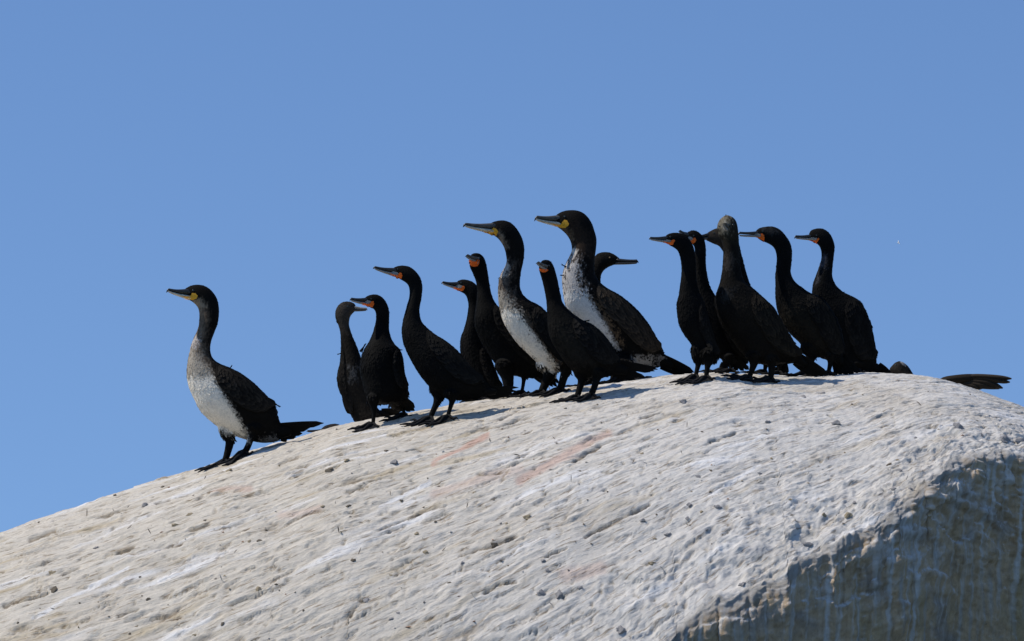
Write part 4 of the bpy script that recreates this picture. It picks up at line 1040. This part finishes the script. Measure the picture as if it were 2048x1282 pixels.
def make_wing_bird():
    """a bird low behind the right shoulder of the rock: one half-open wing sticks up"""
    Y0 = 0.40
    T = lambda q: (C5[0] + q[0] / C5[2], C5[1] + q[1] / C5[2])
    b = dict(key='R', crop=C5, t=-Y0, kind='brown', yaw=0, nh=4, body_w=0.8,
             label='hidden cormorant at the far right showing only a half-open brown wing',
             st=[(700,560,640,620),(760,540,650,680),(820,560,690,740),(860,640,720,800),(900,760,740,920),(980,860,780,1080),(1100,960,860,1260),(1260,1080,980,1400),(1400,1220,1150,1480),(1480,1340,1320,1500)],
             beak=dict(top=(690,570), low=(650,620), tip=(560,590), thick=22, hook=0.2),
             blades=1500)
    root = make_bird(b); base = np.array(root.location)
    def quill(path, wid, col, edge):
        pts = crom(np.array([[*T(q), w] for q, w in zip(path, wid)]), 12); v = []; f = []; c = []
        for i, (x, y, w) in enumerate(pts):
            d = pts[min(i + 1, 11), :2] - pts[max(i - 1, 0), :2]; d /= np.linalg.norm(d); nr = np.array([-d[1], d[0]]) * w / C5[2]
            for s_ in (-1, -0.4, 0, 0.4, 1):
                q = np.array([x, y]) + nr * s_
                p = P(q[0], q[1], Y0 - 0.02 - 0.012 * (1 - abs(s_)) - 0.03 * math.sin(i / 11 * 3)); v.append(p - base)
                c.append(np.array(col) * (1 - abs(s_) ** 2) + np.array(edge) * abs(s_) ** 2)
        n0 = len(v)
        for i in range(n0): v.append(v[i] + np.array([0, 0.005, 0])); c.append(c[i])
        for i in range(11):
            for s_ in range(4):
                a = i * 5 + s_; f.append((a, a + 1, a + 6, a + 5)); f.append((n0 + a, n0 + a + 5, n0 + a + 6, n0 + a + 1))
            f.append((i * 5, i * 5 + 5, n0 + i * 5 + 5, n0 + i * 5)); f.append((i * 5 + 4, n0 + i * 5 + 4, n0 + i * 5 + 9, i * 5 + 9))
        return v, f, np.array(c)
    brn = (0.030, 0.023, 0.016); edg = (0.05, 0.04, 0.03)
    v, f, c = quill([(880,560),(980,480),(1120,450),(1300,440),(1430,440)], [50,52,50,56,50], (0.02,0.016,0.012), brn)
    w = link('wing', make_mesh('wing', v, f, c, [M_PLUM]), root)
    for path, wid in (([(1180,430),(1400,415),(1650,428),(1800,440),(1884,446)], [30,32,34,26,6]),
                      ([(1200,450),(1420,440),(1640,462),(1790,485),(1862,492)], [32,34,36,26,6]),
                      ([(1180,480),(1380,480),(1560,500),(1690,545),(1768,572)], [36,42,46,34,6]),
                      ([(1160,500),(1330,510),(1480,535),(1620,560),(1720,580)], [40,46,44,28,6]),
                      ([(1120,500),(1260,520),(1380,550),(1450,570),(1500,574)], [44,46,38,24,5])):
        v, f, c = quill(path, wid, brn, edg); link('flight_feather', make_mesh('flight_feather', v, f, c, [M_PLUM]), w)
make_wing_bird()

def make_gull():
    px, py, Y = 1797, 486, 640.0
    base = P(px, py, Y)
    root = bpy.data.objects.new('gull', None); C.objects.link(root); root.location = base; root.rotation_euler = (math.radians(55), 0, math.radians(20)); root.scale = (1.25,) * 3
    tag(root, 'tiny pale bird flying far off in the open sky', 'gull')
    path = [(-0.20, 0, -0.02), (-0.16, 0, 0), (-0.08, 0, 0.01), (0.03, 0, 0), (0.13, 0, -0.01), (0.20, 0, -0.01)]
    v, f = tube(path, [0.008, 0.03, 0.05, 0.05, 0.03, 0.012], 10); link('body', make_mesh('body', v, f, None, [M_GULL]), root)
    for s in (-1, 1):
        v = []; f = []
        for i, u in enumerate(np.linspace(0, 1, 7)):
            ch = 0.075 * (1 - u ** 1.6) + 0.01; x = 0.05 * u; y = s * 0.34 * u; z = 0.02 + 0.13 * math.sin(u * 1.6) - 0.05 * u * u
            for q in ((x - ch, y, z), (x, y, z + 0.008), (x + ch, y, z), (x, y, z - 0.006)): v.append(q)
        for i in range(6):
            for j in range(4): f.append((i*4+j, i*4+(j+1)%4, i*4+4+(j+1)%4, i*4+4+j))
        f += [(3, 2, 1, 0), (24, 25, 26, 27)]
        link('wing', make_mesh('wing', v, f, None, [M_GULL]), root)
make_gull()


# ------------------------------------------------------------------ clods and litter on the rock
def clod_mesh(i, m):
    g = random.Random(50 + i); bm = bmesh.new(); bmesh.ops.create_icosphere(bm, subdivisions=2, radius=1.0)
    ph = [g.uniform(0, 6) for _ in range(9)]
    for v in bm.verts:
        c = v.co.copy()
        r = 1 + 0.28 * math.sin(2.1 * c.x + ph[0]) * math.sin(2.7 * c.y + ph[1]) + 0.22 * math.sin(4.3 * c.y + ph[2] + c.z) + 0.16 * math.sin(6.1 * c.z + ph[3] + 2 * c.x) + g.uniform(-.10, .10)
        v.co = c * r; v.co.z *= 0.62; v.co.y *= 0.8
    me = bpy.data.meshes.new('clod'); bm.to_mesh(me); bm.free(); me.materials.append(m)
    return me
CL = {k: [clod_mesh(10 * q + i, m) for i in range(4)] for q, (k, m) in enumerate((('d', M_CLOD_D), ('g', M_CLOD_G), ('b', M_CLOD_B)))}
C7 = (0, 860, 2.695); C8 = (700, 780, 2.554); C6 = (1300, 780, 2.5535)
spots = [(C7, [(1775,218,40,'d'),(1235,220,32,'b'),(880,308,22,'d'),(1025,455,26,'b'),(940,512,30,'b'),(1400,597,20,'d'),(1345,602,20,'b'),(1878,412,26,'d'),(1905,702,20,'d'),(800,912,20,'d'),
               (285,775,34,'b'),(292,862,34,'d'),(755,792,12,'d'),(1390,858,26,'b'),(515,635,20,'g'),(620,352,20,'d'),(210,498,14,'d'),(1105,487,14,'d'),(735,1058,14,'b'),(1200,1045,16,'d'),
               (1980,920,36,'g'),(780,405,26,'g'),(1505,195,20,'b'),(1490,833,14,'d'),(700,1098,12,'d'),(1865,165,24,'b'),(1435,540,12,'d'),(1740,412,16,'b'),(1050,1105,16,'b'),(430,932,12,'d'),(95,1038,12,'d'),(1635,972,12,'d')]),
         (C8, [(185,312,20,'d'),(225,370,34,'g'),(385,830,26,'b'),(905,652,30,'b'),(735,793,26,'d'),(985,873,20,'g'),(508,985,14,'d'),(210,950,16,'b'),(15,870,18,'d'),(340,735,18,'b'),(1495,668,24,'g'),
               (1730,585,20,'g'),(1725,657,18,'g'),(980,1040,36,'g'),(1065,1045,36,'g'),(210,1170,20,'g'),(1540,885,26,'b'),(1175,413,10,'d'),(635,522,16,'b'),(1315,520,10,'d'),(1380,1228,40,'g'),(245,1140,14,'g'),
               (262,565,12,'d'),(435,672,12,'d'),(800,683,14,'b'),(1010,925,20,'g'),(1620,740,26,'g'),(1100,95,14,'d'),(1265,75,8,'d'),(1490,325,16,'b'),(1700,60,36,'g'),(575,885,18,'g'),(85,1080,24,'g'),(1175,1012,22,'g')]),
         (C6, [(950,172,40,'g'),(600,162,22,'g'),(1030,73,12,'d'),(200,587,20,'g'),(345,597,28,'g'),(190,657,15,'d'),(262,622,14,'b'),(205,690,9,'d'),(310,411,14,'d'),(245,443,22,'g'),(307,520,10,'d'),(1222,380,22,'d'),
               (1272,410,20,'g'),(1355,245,14,'g'),(1695,232,16,'g'),(1010,640,34,'b'),(785,35,26,'g'),(880,17,26,'g'),(1575,192,44,'g'),(1815,252,48,'g'),(700,650,12,'d'),(265,213,12,'d'),(1240,505,24,'g'),
               (1330,505,20,'g'),(800,790,30,'g'),(470,995,30,'g'),(890,640,24,'b'),(560,425,16,'g'),(1045,575,16,'g'),(98,735,14,'g'),(290,715,14,'g'),(1890,260,40,'g')])]
for (ox, oy, sc), lst in spots:
    for (x, y, s, k) in lst:
        qx, qy = ox + x / sc, oy + y / sc; h = rock_hit(qx, qy)
        if h[0] is None: continue
        o = bpy.data.objects.new('clod', random.choice(CL[k])); C.objects.link(o); o.parent = boulder
        r = s / sc * MPP * 0.58; o.scale = (r * random.uniform(.9, 1.15), r * random.uniform(.9, 1.5), r * random.uniform(.6, .9))
        nv = h[1] if h[1].z > 0 else -h[1]
        o.rotation_euler = nv.to_track_quat('Z', 'Y').to_euler(); o.rotation_euler.rotate_axis('Z', random.uniform(0, 6.28))
        o.location = h[0] + nv * r * 0.04
# loose grit and bits of down, uncountable
J5 = Joiner(); g = random.Random(5)
for q in range(750):
    qx = g.uniform(-20, 2060); qy = g.uniform(770, 1290); h = rock_hit(qx, qy)
    if h[0] is None or abs(h[1].z) < 0.55: continue
    r = 0.002 + 0.005 * g.random() ** 3.0; nv = h[1] if h[1].z > 0 else -h[1]
    k = [(1, 0, 0), (-.5, .87, 0), (-.5, -.87, 0), (0.1, 0, 0.9), (0, 0, -0.4)]
    a = g.uniform(0, 6.28); ca, sa = math.cos(a), math.sin(a); el = g.uniform(0.8, 2.4)
    v = [(h[0].x + (p[0] * el * ca - p[1] * sa) * r * g.uniform(.7, 1.3), h[0].y + (p[0] * el * sa + p[1] * ca) * r * g.uniform(.7, 1.3), h[0].z + p[2] * r * g.uniform(.7, 1.2)) for p in k]
    col = g.choice([(0.19, 0.16, 0.12), (0.28, 0.25, 0.22), (0.33, 0.27, 0.18), (0.38, 0.37, 0.36), (0.30, 0.19, 0.13)])
    J5.add(v, [(0, 1, 3), (1, 2, 3), (2, 0, 3), (1, 0, 4), (2, 1, 4), (0, 2, 4)], col)
for q in range(90):                                       # small shed feathers and straws
    qx = g.uniform(-20, 2000); qy = g.uniform(780, 1270); h = rock_hit(qx, qy)
    if h[0] is None or abs(h[1].z) < 0.55: continue
    L = g.uniform(0.012, 0.035); a = g.uniform(0, 6.28); up = g.uniform(0.0, 0.9)
    d = np.array([math.cos(a) * (1 - up), math.sin(a) * (1 - up), up + 0.1]); d /= np.linalg.norm(d); s = np.array([-d[2], 0.2, d[0]]); s /= np.linalg.norm(s)
    p = np.array(h[0]); w = L * 0.07
    v = [p - s * w * .5, p + s * w * .5, p + d * L * .55 + s * w, p + d * L, p + d * L * .55 - s * w, p + d * L * .5 + np.array([0, -w, 0])]
    col = g.choice([(0.10, 0.085, 0.07), (0.2, 0.17, 0.14), (0.5, 0.48, 0.45)])
    J5.add(v, [(0, 1, 5), (1, 2, 5), (2, 3, 5), (3, 4, 5), (4, 0, 5)], col)
m_, n_, l_, b_ = mat_base('litter', 0.95, 0.1); a_ = attr_col(n_); tc_ = n_.new('ShaderNodeTexCoord'); nn_ = noise_node(n_, l_, tc_.outputs['Object'], 200)
f_ = ramp(n_, l_, nn_.outputs['Fac'], 0.3, 0.7, 0.7, 1.3); l_.new(mul_col(n_, l_, a_.outputs['Color'], f_.outputs['Result']), b_.inputs['Base Color'])
o = link('litter', make_mesh('litter', J5.v, J5.f, np.array(J5.c), [m_], False), boulder); o['kind'] = 'stuff'

print('objects', len(bpy.data.objects), 'tris', sum(len(m.polygons) * 2 * m.users for m in bpy.data.meshes))
